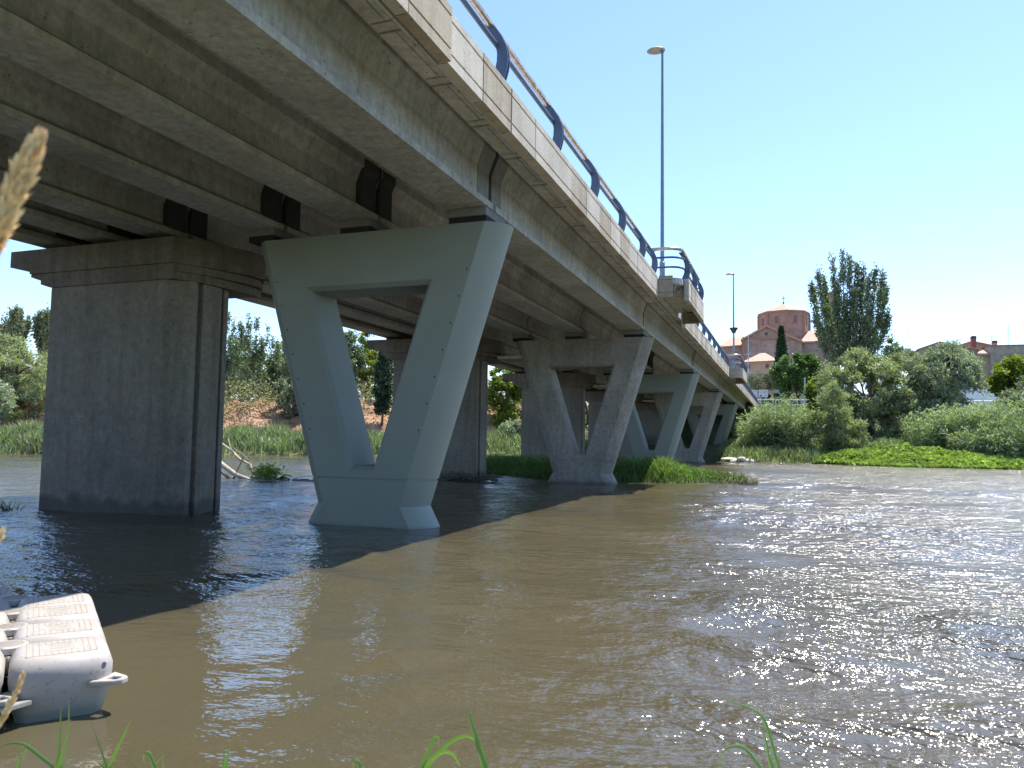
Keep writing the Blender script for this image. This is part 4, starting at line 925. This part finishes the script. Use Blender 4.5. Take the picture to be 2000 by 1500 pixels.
for i in (7, 0, 1, 6):                                          # niches in the lantern faces
    x0, y0, _ = octa(Rr, 0)[i - 0]; x1, y1, _ = octa(Rr, 0)[(i + 1) % 8] if i != 7 else octa(Rr, 0)[0]
    m_ = Vector(((x0 + x1) / 2, (y0 + y1) / 2, zt - 1.75)); t_ = Vector((x1 - x0, y1 - y0, 0)).normalized(); nn = Vector((m_.x - oc.x, m_.y - oc.y, 0)).normalized()
    f = MB().obox(m_ + nn * .02, t_ * .42, nn * .08, Vector((0, 0, .82))).build("window", M_TRIM, ch); MB().obox(m_ + nn * .08, t_ * .28, nn * .04, Vector((0, 0, .66))).build("pane", plain("bricked_up_niche", (.2, .12, .09), .9), f)
tw = empty("bell_tower", P(1626, 830, 165), "reddish brick bell tower mostly hidden behind the tall poplar", "tower")
mb = MB(); wall_px(mb, [(1612, 800), (1641, 800), (1641, 572), (1612, 572)], 162, 4); mb.build("tower_wall", M_BRICK, tw); mb = MB(); wall_px(mb, [(1611, 571), (1642, 571), (1642, 574), (1611, 574)], 161.8, 4.4); mb.build("cornice", M_TRIM, tw)
win(tw, 1622, 590, 1630, 604, 161.98)
# hipped house in front of the church
hs = empty("hipped_house", P(1485, 830, 132), "cream house with a hipped tile roof below the church gable", "house")
mb = MB(); wall_px(mb, [(1453, 800), (1517, 800), (1517, 704), (1453, 705)], 132, 8); mb.build("wall", M_CREAM, hs)
a, b = P(1449, 707, 131.5), P(1521, 703.5, 131.5); rz_ = P(1490, 689.5, 136).z; ax = P(1490, 690, 136).x
MB().add([a, b, (b.x, 140.5, b.z), (a.x, 140.5, a.z), (ax - .4, 136, rz_), (ax + .4, 136, rz_)], [(0, 1, 5, 4), (1, 2, 5), (2, 3, 4, 5), (3, 0, 4), (3, 2, 1, 0)]).build("roof", M_TILE, hs)
mb = MB(); wall_px(mb, [(1453, 727), (1517, 726), (1517, 728.5), (1453, 729.5)], 131.9, .3); mb.build("string_course", plain("pale_trim", (.5, .42, .34), .9), hs)
for x0, y0, x1, y1 in ((1460, 713, 1464, 719), (1496, 712, 1501, 718), (1493, 733, 1504, 745), (1462, 735, 1469, 748)): win(hs, x0, y0, x1, y1, 131.97)
# arcaded building
ar = empty("arcaded_building", P(1530, 830, 124), "low reddish building with dark arches behind the road signs", "building")
mb = MB()
def arch_wall(mb, px0, px1, ytop, ybot, arches, Y):
    zt_ = P(px0, ytop, Y).z; zb_ = P(px0, ybot, Y).z; xs = lambda p: P(p, ybot, Y).x; cur_ = px0
    for c0, w_, yc in arches:
        x0, x1 = xs(c0 - w_), xs(c0 + w_); mb.box(xs(cur_), x0, Y, Y + 3, zb_, zt_); zc = P(c0, yc, Y).z; rr = (x1 - x0) / 2; cx = (x0 + x1) / 2; n = 12
        top = [(cx + rr * math.cos(math.pi - math.pi * i / n), zc + rr * math.sin(math.pi * i / n)) for i in range(n + 1)]
        for (ax_, az), (bx_, bz) in zip(top[:-1], top[1:]): mb.add([(ax_, Y, az), (bx_, Y, bz), (bx_, Y, zt_), (ax_, Y, zt_), (ax_, Y + 3, az), (bx_, Y + 3, bz), (bx_, Y + 3, zt_), (ax_, Y + 3, zt_)], [(0, 1, 2, 3), (7, 6, 5, 4), (0, 4, 5, 1), (3, 2, 6, 7)])
        cur_ = c0 + w_
    mb.box(xs(cur_), xs(px1), Y, Y + 3, zb_, zt_)
arch_wall(mb, 1440, 1640, 757, 800, [(1468, 9, 777), (1495, 12, 778), (1546, 17, 783), (1590, 17, 783)], 124); mb.build("arcade_wall", M_CREAM, ar)
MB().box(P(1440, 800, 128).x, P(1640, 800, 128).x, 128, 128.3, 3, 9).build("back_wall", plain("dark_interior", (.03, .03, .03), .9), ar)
mb = MB(); wall_px(mb, [(1438, 754), (1642, 754), (1642, 757.5), (1438, 757.5)], 123.6, 4.5); mb.build("roof", M_TILE, ar)
# houses on the right
h1_ = empty("gabled_house", P(1860, 800, 110), "tan gabled house rising above the wide willow on the right", "house")
mb = MB(); wall_px(mb, [(1796, 800), (1914, 800), (1914, 683), (1835, 668), (1796, 681)], 110, 9); mb.build("wall", M_TAN, h1_)
mb = MB(); wall_px(mb, [(1793, 681), (1835, 666.5), (1835, 668.5), (1793, 683)], 109.6, 10); wall_px(mb, [(1835, 666.5), (1917, 681.5), (1917, 684), (1835, 668.5)], 109.6, 10); mb.build("roof", M_TILE, h1_)
h2_ = empty("gabled_house", P(1912, 800, 120), "farther brown gabled house with a dark-capped chimney at its ridge", "house")
mb = MB(); wall_px(mb, [(1872, 800), (1950, 800), (1950, 677), (1899, 666.5), (1872, 675)], 120, 8); mb.build("wall", plain("brown_render", (.36, .26, .19), .9, 0, .1), h2_)
mb = MB(); wall_px(mb, [(1870, 674), (1899, 665), (1899, 667), (1870, 676.5)], 119.6, 9); wall_px(mb, [(1899, 665), (1948, 675), (1948, 677.5), (1899, 667)], 119.6, 9); rf_ = mb.build("roof", M_TILE, h2_)
def chimney(x0, x1, y0, y1, Y, m, parent):
    mb = MB(); wall_px(mb, [(x0, y1), (x1, y1), (x1, y0 + 4.5), (x0, y0 + 4.5)], Y, .8); mb.build("chimney", m, parent)
    mb = MB(); wall_px(mb, [(x0 - 1, y0 + 4.3), (x1 + 1, y0 + 4.3), (x1 + 1, y0 + 3), (x0 - 1, y0 + 3)], Y - .1, 1); wall_px(mb, [(x0, y0 + 2.9), (x1, y0 + 2.9), (x1, y0), (x0, y0)], Y, .8); mb.build("chimney_cap", plain("dark_slate", (.04, .05, .07), .6), parent)
chimney(1898, 1907, 656, 690, 113, plain("dark_red_brick", (.2, .07, .055), .9), h2_); chimney(1940, 1948, 665, 680, 116, plain("pale_red_brick", (.4, .2, .14), .9), h2_)
win(h2_, 1919, 679, 1924, 684, 119.98)
h3_ = empty("small_house", P(1925, 800, 108), "low plastered house corner with a short run of roof tiles beside the grey ribbed wall", "house")
mb = MB(); wall_px(mb, [(1912, 800), (1935, 800), (1935, 689), (1912, 689)], 108, 5); mb.build("wall", M_TAN, h3_); slope_roof((1909, 690), (1938, 690), (1914, 684), (1935, 684), 107.6, 2.5, M_TILE, h3_)
h4_ = empty("flat_roofed_building", P(1965, 800, 107), "grey ribbed flat-roofed building at the right edge", "building")
mb = MB(); x0, x1 = P(1936, 700, 107).x, P(2040, 700, 107).x; zt_ = P(1965, 674.5, 107).z; mb.box(x0, x1, 107, 117, 4, zt_)
q = x0
while q < x1: mb.box(q, q + .12, 106.93, 107, 4, zt_ - .9); q += .42
mb.build("wall", M_GREY, h4_); mb = MB().box(x0 - .05, x1, 106.85, 117, zt_ - .03, zt_ + .06); mb.build("coping", M_TRIM, h4_)
for px, py0, py1, Y, kind, lab in ((1875, 663, 676, 118, 1, "thin television aerial above the brown gabled house"), (1937, 657, 668, 121, 1, "small television aerial above the smaller chimney"), (1969, 635, 675, 110, 0, "tall bare mast above the grey flat-roofed building")):
    a, b = P(px, py1, Y), P(px, py0, Y); mb = MB().tube([a, b], .035, 5); r = empty("aerial", a, lab, "aerial")
    mb.build("mast", BLACK, r)
    if kind: 
        mb = MB().tube([b + Vector((-.9, 0, -.05)), b + Vector((.25, 0, -.05))], .02, 4)
        for i in range(6): mb.tube([b + Vector((-.8 + i * .18, -.2, -.05)), b + Vector((-.8 + i * .18, .2, -.05))], .012, 4)
        mb.build("antenna_arm", BLACK, r)
# white van on the bank road
vx, vy = P(1925, 780, 92).x, 92; gz_ = P(1925, 790, 92).z - .5; vr = empty("parked_van", (vx, vy, gz_), "white van showing between the trees above the right canes", "van")
prof = [(-2.6, .35), (2.5, .35), (2.6, .7), (2.45, 1.15), (1.9, 1.25), (1.35, 2.1), (1.1, 2.25), (-2.5, 2.3), (-2.62, 2.1)]
MB().add([(vx + a, vy - .95, gz_ + b) for a, b in prof] + [(vx + a, vy + .95, gz_ + b) for a, b in prof], [tuple(range(9)), tuple(range(9, 18))[::-1]] + [(i, (i + 1) % 9, 9 + (i + 1) % 9, 9 + i) for i in range(9)]).build("body", WHITE, vr, bevel=.05)
MB().add([(vx + 1.25, vy - .962, gz_ + 1.25), (vx + 1.8, vy - .962, gz_ + 1.28), (vx + 1.35, vy - .962, gz_ + 1.95), (vx + .7, vy - .962, gz_ + 1.98), (vx + .7, vy - .962, gz_ + 1.25)], [(0, 1, 2, 3, 4)]).build("side_window", GLASS, vr)
for a in (-1.7, 1.65):
    wh = MB().tube([(vx + a, vy - .97, gz_ + .34), (vx + a, vy - .75, gz_ + .34)], .34, 18).build("wheel", BLACK, vr); MB().tube([(vx + a, vy - .985, gz_ + .34), (vx + a, vy - .9, gz_ + .34)], .19, 12).build("rim", STEEL, wh)
# guard rail along the bank road
gr = empty("guard_rail", (4, 88, 5), "long white metal guard rail along the road on top of the right bank", "guard rail")
pa, pb = P(1479, 780.5, 86), P(2060, 784.5, 88)
for dzv, rr, nm in ((0, .07, "top_rail"), (-.55, .045, "lower_rail")):
    MB().tube([pa + Vector((0, 0, dzv)), (pa + pb) / 2 + Vector((0, 0, dzv)), pb + Vector((0, 0, dzv))], rr, 8).build(nm, WHITE, gr, smooth=True)
for i in range(15):
    q = pa.lerp(pb, (i + .2) / 15); MB().box(q.x - .05, q.x + .05, q.y + .06, q.y + .14, q.z - 1.2, q.z).build("post", STEEL, gr)
road = MB().box(-13, 90, 89, 98, 4.2, 4.32).build("road", ASPH); tag(road, kind="structure")
# road signs
def sign_posts(mb, x0, x1, Y, z0, z1): 
    for x in (x0, x1): mb.tube([(x, Y + .06, z0), (x, Y + .06, z1)], .035, 6)
Y = 92; NAVY = plain("navy_sign_paint", (.02, .035, .09), .4)
r = empty("direction_sign", P(1473, 790, Y), "stack of three white arrow direction boards beside the bridge end", "road sign"); mb = MB(); pc = P(1474, 770, Y)
for i in range(4):
    q = P(1473.5, 763.5 + i * 3.9, Y); s_ = .42; MB().add([(q.x - s_, Y, q.z - .075), (q.x + s_ - .08, Y, q.z - .075), (q.x + s_, Y, q.z), (q.x + s_ - .08, Y, q.z + .075), (q.x - s_, Y, q.z + .075)] + [(q.x - s_, Y + .03, q.z - .075), (q.x + s_ - .08, Y + .03, q.z - .075), (q.x + s_, Y + .03, q.z), (q.x + s_ - .08, Y + .03, q.z + .075), (q.x - s_, Y + .03, q.z + .075)],
        [(0, 1, 2, 3, 4), (9, 8, 7, 6, 5)] + [(i_, (i_ + 1) % 5, 5 + (i_ + 1) % 5, 5 + i_) for i_ in range(5)]).build("arrow_board", WHITE, r)
mb.tube([(pc.x - .3, Y + .08, 4), (pc.x - .3, Y + .08, pc.z + .6)], .04, 6); mb.tube([(pc.x + .3, Y + .08, 4), (pc.x + .3, Y + .08, pc.z + .6)], .04, 6); mb.build("post", POLE, r)
r = empty("square_sign", P(1491, 790, Y), "white square route sign with faint ring marks under the olive tree", "road sign"); a, b = P(1482, 776, Y), P(1500, 761, Y)
MB().box(a.x, b.x, Y - .03, Y, a.z, b.z).build("board", WHITE, r, bevel=.01); mb = MB()
def ring(mb, cx, cz, r0, r1, Yv, n=20):
    vs = []; 
    for rr in (r0, r1):
        for i in range(n): vs.append((cx + rr * math.cos(2 * math.pi * i / n), Yv, cz + rr * math.sin(2 * math.pi * i / n)))
    mb.add(vs, [(i, (i + 1) % n, n + (i + 1) % n, n + i) for i in range(n)])
w_ = b.x - a.x; hh = b.z - a.z
ring(mb, a.x + w_ * .22, a.z + hh * .2, .03, .11, Y - .034); mb.box(a.x + w_ * .12, a.x + w_ * .32, Y - .036, Y - .032, a.z + hh * .17, a.z + hh * .23); ring(mb, a.x + w_ * .3, a.z + hh * .72, .14, .16, Y - .034); ring(mb, a.x + w_ * .75, a.z + hh * .28, .08, .095, Y - .034)
mb.box(a.x + w_ * .5, a.x + w_ * .9, Y - .036, Y - .032, a.z + hh * .7, a.z + hh * .73); mb.box(a.x + w_ * .5, a.x + w_ * .85, Y - .036, Y - .032, a.z + hh * .6, a.z + hh * .62); mb.build("markings", NAVY, r)
mb = MB(); sign_posts(mb, a.x + .2, b.x - .2, Y, 4, b.z); mb.build("post", STEEL, r)
r = empty("long_sign", P(1522, 790, Y), "long pale sign board with a blue ring at its right end", "road sign"); a, b = P(1511, 768, Y), P(1532, 761, Y)
MB().box(a.x, b.x, Y - .03, Y, a.z, b.z).build("board", plain("pale_sign_paint", (.5, .52, .5), .5), r); mb = MB(); q = P(1526, 764, Y); mb.tube([(q.x, Y - .06, q.z), (q.x, Y - .035, q.z)], .25, 20); mb.build("disc", NAVY, r)
mb = MB(); mb.box(q.x - .14, q.x + .14, Y - .07, Y - .064, q.z - .05, q.z + .05); mb.box(a.x + .1, a.x + .7, Y - .036, Y - .032, a.z + .22, a.z + .26); mb.build("markings", WHITE, r)
mb = MB(); sign_posts(mb, q.x, q.x, Y, 4, q.z); mb.build("post", STEEL, r)
r = empty("lamp_post", P(1461, 790, 96), "very thin pale lamp post with a small head in front of the hipped house", "lamp post"); a, b = P(1461.5, 790, 96), P(1461.5, 655, 96)
MB().tube([a - Vector((0, 0, 2)), b], [.06, .035], 8).build("pole", STEEL, r); q = P(1461.5, 692, 96); MB().box(q.x - .45, q.x + .45, 95.95, 96.05, q.z - .03, q.z + .03).build("arm", STEEL, r)
for k_ in (-.45, .45): MB().tube([(q.x + k_, 96, q.z + .02), (q.x + k_, 96, q.z - .1)], [.07, .14], 8).build("lamp_head", plain("dark_lamp", (.1, .1, .1), .5), r)
r = empty("marker_post", P(1572, 790, 84), "short pale post standing between the mulberry and the willow", "post"); MB().tube([P(1572, 800, 84), P(1572, 740, 84)], .07, 8).build("pole", plain("pale_post_paint", (.5, .52, .5), .6), r); q = P(1572, 740, 84); MB().tube([q, q + Vector((0, 0, .12))], .09, 8).build("cap", STEEL, r)
r = empty("downpipe", P(1477, 850, 82.9), "white downpipe standing on the bank in front of the abutment", "pipe"); MB().tube([P(1477, 868, 82.9), P(1477, 800, 82.9)], .07, 8).build("pipe", WHITE, r); q = P(1477, 800, 82.9); MB().tube([q, q + Vector((-.25, .2, .25))], .06, 8).build("elbow", WHITE, r)

# ==================================================================== NEAR THINGS
# floating pontoon of plastic cubes
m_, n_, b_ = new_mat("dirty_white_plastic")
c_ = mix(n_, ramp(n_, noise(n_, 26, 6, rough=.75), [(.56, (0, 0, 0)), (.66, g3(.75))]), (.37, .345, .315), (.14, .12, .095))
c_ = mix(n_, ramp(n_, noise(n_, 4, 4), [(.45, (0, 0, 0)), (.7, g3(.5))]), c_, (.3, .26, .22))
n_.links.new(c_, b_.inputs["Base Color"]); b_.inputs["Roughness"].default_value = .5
PLA = tide_or_shade(m_, .17, (.15, .18, .15), .8, .06); PLD = plain("shaded_plastic_side", (.36, .38, .35), .45, 0, .15, 9); GROV = plain("tread_groove_dirt", (.30, .25, .21), .9)  # greenish lower band and side tone: shade of the float sides painted in
C0 = Vector((-3.19, 2.97, 0)); U = Vector((-.61, -.79, 0)).normalized(); W_ = Vector((-U.y * -1, U.x * -1, 0)); W_ = Vector((U.y, -U.x, 0)); W_ = W_ if W_.x < 0 and W_.y > 0 else -W_
pt = .462
pn = empty("floating_pontoon", C0 + (U + W_) * .5, "dirty white plastic pontoon of float cubes with corner lugs by the near bank", "pontoon")
def PL(a, b, z): q = C0 + U * a + W_ * (b * .93); return (q.x, q.y, z)
for i in range(5):
    for j in range(3):
        if i == 4 and j == 0: continue
        a0, b0_ = j * pt + .006, i * pt + .006; L_ = pt - .012; cc = .06; tz = .305 + .006 * ((i * 7 + j * 3) % 3)
        def ring8(ins, z): 
            s0, s1 = ins, L_ - ins; c2 = cc - ins * .3
            return [PL(a0 + x, b0_ + y, z) for x, y in ((s0 + c2, s0), (s1 - c2, s0), (s1, s0 + c2), (s1, s1 - c2), (s1 - c2, s1), (s0 + c2, s1), (s0, s1 - c2), (s0, s0 + c2))]
        lv = [(.05, -.1), (.034, .03), (.028, .045), (.026, .06), (.014, .13), (.003, .2), (.003, .242), (.014, .27), (.032, tz - .010), (.05, tz - .002), (.06, tz)]
        vs = []; fs = []
        for ins, z in lv: vs += ring8(ins, z)
        for q in range(len(lv) - 1):
            for e in range(8): fs.append((q * 8 + e, q * 8 + (e + 1) % 8, q * 8 + 8 + (e + 1) % 8, q * 8 + 8 + e))
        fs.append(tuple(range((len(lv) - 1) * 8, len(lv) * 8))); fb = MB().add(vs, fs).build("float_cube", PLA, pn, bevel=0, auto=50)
        g_ = MB()                                             # tread pattern
        def line(x0, y0, x1, y1, w=.0022):
            dx, dy = x1 - x0, y1 - y0; l = math.hypot(dx, dy); ox, oy = -dy / l * w, dx / l * w; z = tz + .0012
            g_.add([PL(a0 + x0 + ox, b0_ + y0 + oy, z), PL(a0 + x1 + ox, b0_ + y1 + oy, z), PL(a0 + x1 - ox, b0_ + y1 - oy, z), PL(a0 + x0 - ox, b0_ + y0 - oy, z)], [(0, 1, 2, 3)])
        for e in range(12):
            x = .075 + e * .0275
            if 3 <= e <= 8: line(x, .07, x, .15); line(x, .30, x, .38)
            else: line(x, .07, x, .38)
        line(.075, .07, .3775, .07); line(.075, .38, .3775, .38); line(.17, .15, .28, .15); line(.17, .30, .28, .30); line(.17, .20, .28, .20); line(.17, .25, .28, .25)
        g_.build("tread_pattern", GROV, fb)
def lug(a, b, da, db, z):
    """flat eye plate with a square hole sticking out of a corner"""
    d_ = Vector((da, db, 0)).normalized(); s_ = Vector((-d_.y, d_.x, 0)); c_ = Vector((a, b, 0)) + d_ * .03
    o_ = [c_ - d_ * .05 - s_ * .09, c_ + d_ * .055 - s_ * .05, c_ + d_ * .085 - s_ * .02, c_ + d_ * .085 + s_ * .02, c_ + d_ * .055 + s_ * .05, c_ - d_ * .05 + s_ * .09]
    h_ = [c_ + d_ * -.005 - s_ * .022, c_ + d_ * .045 - s_ * .022, c_ + d_ * .05 - s_ * .014, c_ + d_ * .05 + s_ * .014, c_ + d_ * .045 + s_ * .022, c_ + d_ * -.005 + s_ * .022]
    vs = [PL(p.x, p.y, z + k) for k in (0, .022) for p in o_ + h_]; fs = []
    for i in range(5): fs += [(12 + i, 12 + i + 1, 18 + i + 1, 18 + i), (i, 6 + i, 6 + i + 1, i + 1), (i, i + 1, 13 + i, 12 + i), (6 + i, 18 + i, 19 + i, 7 + i)]
    fs += [(12, 18, 23, 17), (0, 5, 11, 6), (5, 0, 12, 17), (6, 11, 23, 18)]
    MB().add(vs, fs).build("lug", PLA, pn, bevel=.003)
lug(.04, .04, -.7, -.7, .15); lug(pt - .03, .035, .6, -.8, .10); lug(pt + .04, .035, -.5, -.8, .13); lug(2 * pt + .03, .035, 0, -1, .12)
mb = MB()
for a, b, in ((.055, .03), (pt + .055, .03)):
    q = Vector(PL(a, b, .235)); nrm = (-U * .7 - W_ * .7).normalized(); MB().tube([q - nrm * .01, q + nrm * .006], .016, 10).build("bolt_hole", plain("dark_hole", (.05, .06, .09), .7), pn)
for i in range(1, 5):
    for j in (1, 2):
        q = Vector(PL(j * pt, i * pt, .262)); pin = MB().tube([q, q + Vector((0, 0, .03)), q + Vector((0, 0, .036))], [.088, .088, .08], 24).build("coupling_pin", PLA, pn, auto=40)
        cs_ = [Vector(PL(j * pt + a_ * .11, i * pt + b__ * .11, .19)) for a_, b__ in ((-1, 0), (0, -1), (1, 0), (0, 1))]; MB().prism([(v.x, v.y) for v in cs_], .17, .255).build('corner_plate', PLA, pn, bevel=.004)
        g_ = MB()
        for e in range(-3, 4): g_.obox(q + Vector((0, 0, .0365)) + W_ * (e * .019), U * (math.sqrt(.07 ** 2 - (e * .019) ** 2)), W_ * .0016, Vector((0, 0, .001)))
        g_.build("pin_grooves", GROV, pin)

# grass at the photographer's feet
G1 = foliage("near_grass_blades", (.20, .31, .10), .25, .35)
def blade(mb, pts, d0, d1=None, wpx=9, roots=True):
    """pts: measured photo points from tip to root, at arm's-length distances d0..d1; then carried down to the bank"""
    d1 = d1 or d0; n = len(pts); Q = [PD(a, b, d0 + (d1 - d0) * i / (n - 1)) for i, (a, b) in enumerate(pts)]
    if roots:
        e = (Q[-1] - Q[-2]).normalized(); e = (e + Vector((0, 0, -1.2))).normalized(); q = Q[-1].copy(); k = 0
        while q.z > .08 and k < 12: q = q + e * .12; Q.append(q.copy()); k += 1
    m = [Q[0]]                                              # smooth the polyline
    for i in range(len(Q) - 1):
        p0, p1, p2, p3 = Q[max(i - 1, 0)], Q[i], Q[i + 1], Q[min(i + 2, len(Q) - 1)]
        for t in (.25, .5, .75, 1.): m.append(.5 * ((2 * p1) + (p2 - p0) * t + (2 * p0 - 5 * p1 + 4 * p2 - p3) * t * t + (3 * p1 - p0 - 3 * p2 + p3) * t ** 3))
    N = len(m); w = wpx * d0 / FPX * .5; k0 = len(mb.v); side0 = Vector((.94, .34, 0))
    for i, p in enumerate(m):
        t = (m[min(i + 1, N - 1)] - m[max(i - 1, 0)]).normalized(); fwd = Vector((-.34, .94, 0)); s_ = t.cross(fwd).normalized(); s_ = (s_ + fwd * .35).normalized()
        ww = w * min(1, .06 + i / (N * .28)); nn = t.cross(s_).normalized()
        mb.v += [tuple(p - s_ * ww), tuple(p + nn * ww * .35), tuple(p + s_ * ww)]
    for i in range(N - 1):
        a = k0 + i * 3; mb.f += [(a, a + 1, a + 4, a + 3), (a + 1, a + 2, a + 5, a + 4)]
GT = "grass tufts along the near bank"
def tuft(label, bl):
    r = None; mb = MB()
    for b in bl: blade(mb, *b)
    z = min(mb.v, key=lambda p: p[2]); o = mb.build("grass_tuft", G1, None, smooth=True, fix=False); tag(o, label, "grass tuft", GT)
tuft("leftmost grass tuft with two upright blades and one arching to the left edge", [([(135, 1368), (133, 1430), (122, 1475), (112, 1510)], 1.7, None, 7), ([(119, 1380), (117, 1440), (111, 1510)], 1.72, None, 7), ([(-5, 1465), (15, 1453), (45, 1453), (80, 1478), (112, 1512)], 1.68, None, 7), ([(72, 1422), (60, 1450), (42, 1478), (35, 1510)], 1.75, None, 4), ([(140, 1462), (125, 1490), (118, 1510)], 1.7, None, 4), ([(30, 1458), (38, 1480), (32, 1510)], 1.72, None, 5)])
tuft("grass tuft under the white pontoon with one long pale blade leaning right", [([(256, 1405), (240, 1440), (222, 1478), (212, 1515)], 1.6, None, 8), ([(178, 1410), (190, 1445), (202, 1480), (210, 1515)], 1.62, None, 4), ([(188, 1488), (200, 1496), (208, 1515)], 1.6, None, 6), ([(224, 1486), (214, 1500), (208, 1515)], 1.6, None, 6)])
tuft("low grass tuft with short folded blades right of the long pale blade", [([(282, 1492), (281, 1475), (290, 1470), (298, 1488), (306, 1515)], 1.6, None, 8), ([(322, 1474), (310, 1485), (298, 1500), (290, 1515)], 1.62, None, 4), ([(250, 1482), (262, 1495), (270, 1515)], 1.6, None, 4), ([(318, 1475), (319, 1495), (318, 1515)], 1.6, None, 4)])
tuft("single short upright grass blade pair standing alone left of centre", [([(450, 1457), (445, 1475), (438, 1515)], 1.55, None, 10), ([(439, 1447), (437, 1480), (434, 1515)], 1.57, None, 5)])
tuft("tiny bent grass tip left of the central arching tuft", [([(691, 1500), (690, 1488), (699, 1487), (703, 1500), (705, 1515)], 1.55, None, 8), ([(812, 1494), (800, 1500), (790, 1515)], 1.55, None, 6)])
tuft("central grass tuft with arching pale blades and one dark upright blade", [([(912, 1380), (920, 1410), (935, 1455), (950, 1515)], 1.5, None, 14), ([(856, 1458), (857, 1441), (848, 1440), (838, 1465), (818, 1515)], 1.5, None, 9), ([(950, 1515), (945, 1475), (930, 1447), (908, 1437), (882, 1448), (850, 1475), (822, 1515)], 1.5, None, 10), ([(905, 1512), (888, 1478), (868, 1469), (848, 1480), (826, 1515)], 1.48, None, 10), ([(892, 1480), (885, 1470), (865, 1466), (845, 1485), (838, 1515)], 1.52, None, 7)])
tuft("right-hand grass tuft with one long blade arching far to the left over the water", [([(1394, 1356), (1440, 1374), (1483, 1393), (1500, 1425), (1512, 1470), (1526, 1520)], 1.55, None, 8), ([(1489, 1415), (1495, 1445), (1502, 1480), (1512, 1520)], 1.55, None, 11), ([(1404, 1500), (1412, 1470), (1430, 1458), (1452, 1460), (1475, 1485), (1492, 1520)], 1.55, None, 7)])
# dry reed heads
DRY = plain("dry_reed_plume", (.95, .70, .42), .8, 0, .2, 120)
def plume(name, label, pts, d, wid, n, L, stem=.0016):
    r = empty(name, PD(*pts[-1], d), label, "reed"); Q = [PD(a, b, d) for a, b in pts]; p = []; dirs = []
    for i in range(n):
        t = RS.uniform(0, 1); f = t * (len(Q) - 1); k = min(int(f), len(Q) - 2); q = Q[k].lerp(Q[k + 1], f - k); ax = (Q[k] - Q[k + 1]).normalized()
        off = unit(RS.normal(size=3)) * wid * (math.sin(min(1, t * 1.6 + .25) * math.pi / 2)) * RS.uniform(.1, 1); p.append(np.array(q) + off * .8); dirs.append(np.array(ax) * 1.6 + off / wid * .9)
    p = np.array(p); dd = unit(np.array(dirs)); s_ = unit(np.cross(dd, RS.normal(size=dd.shape))); l = L * RS.uniform(.6, 1.3, (n, 1)); w_ = s_ * l * .16
    quads("seed_head", np.stack([p - dd * l * .5, p + w_, p + dd * l * .5, p - w_], 1), DRY, r)
    e = Q[-1]; MB().tube([Q[0], Q[len(Q) // 2], e, Vector((e.x - .03, e.y - .01, .1))], [stem * .5, stem, stem * 1.3, stem * 1.6], 6).build("stem", DRY, r)
plume("reed_plume", "large blurred dry reed plume very near the camera at the left edge", [(76, 270), (52, 320), (25, 375), (-5, 445), (-40, 520)], .5, .0085, 2600, .014)
plume("grass_spike", "small dry grass spike leaning in front of the white pontoon", [(45, 1318), (32, 1350), (15, 1385), (-5, 1420)], 1.0, .004, 260, .014)
plume("grass_spike", "tip of a dry grass spike at the left edge above the pontoon", [(4, 1038), (-3, 1052), (-14, 1075)], .8, .004, 120, .012)

# pale scrub that fills the crest of the left slope
nc_ = 420; t = RS.uniform(0, 1, nc_); cx = np.interp(t, [0, 1], [-62, -14]); cy = bank_y(cx) + RS.uniform(13.5, 27, nc_); cz = ground_h(cx, cy); n = 36000; ci = RS.randint(0, nc_, n)
p = np.stack([cx[ci], cy[ci], cz[ci]], 1) + RS.normal(size=(n, 3)) * [.8, .8, 0]; p[:, 2] += RS.uniform(0, 1, n) ** .8 * (1.2 + 1.6 * ((ci * 7919 % 97) / 97.))
tag(quads("scrub", leaf_quads(p, .26, .1, bias=(0, 0, .6)), foliage("pale_scrub_leaves", (.23, .24, .14), .4, .35)), "pale tangled scrub along the crest of the left earth slope", "scrub", kind="stuff")
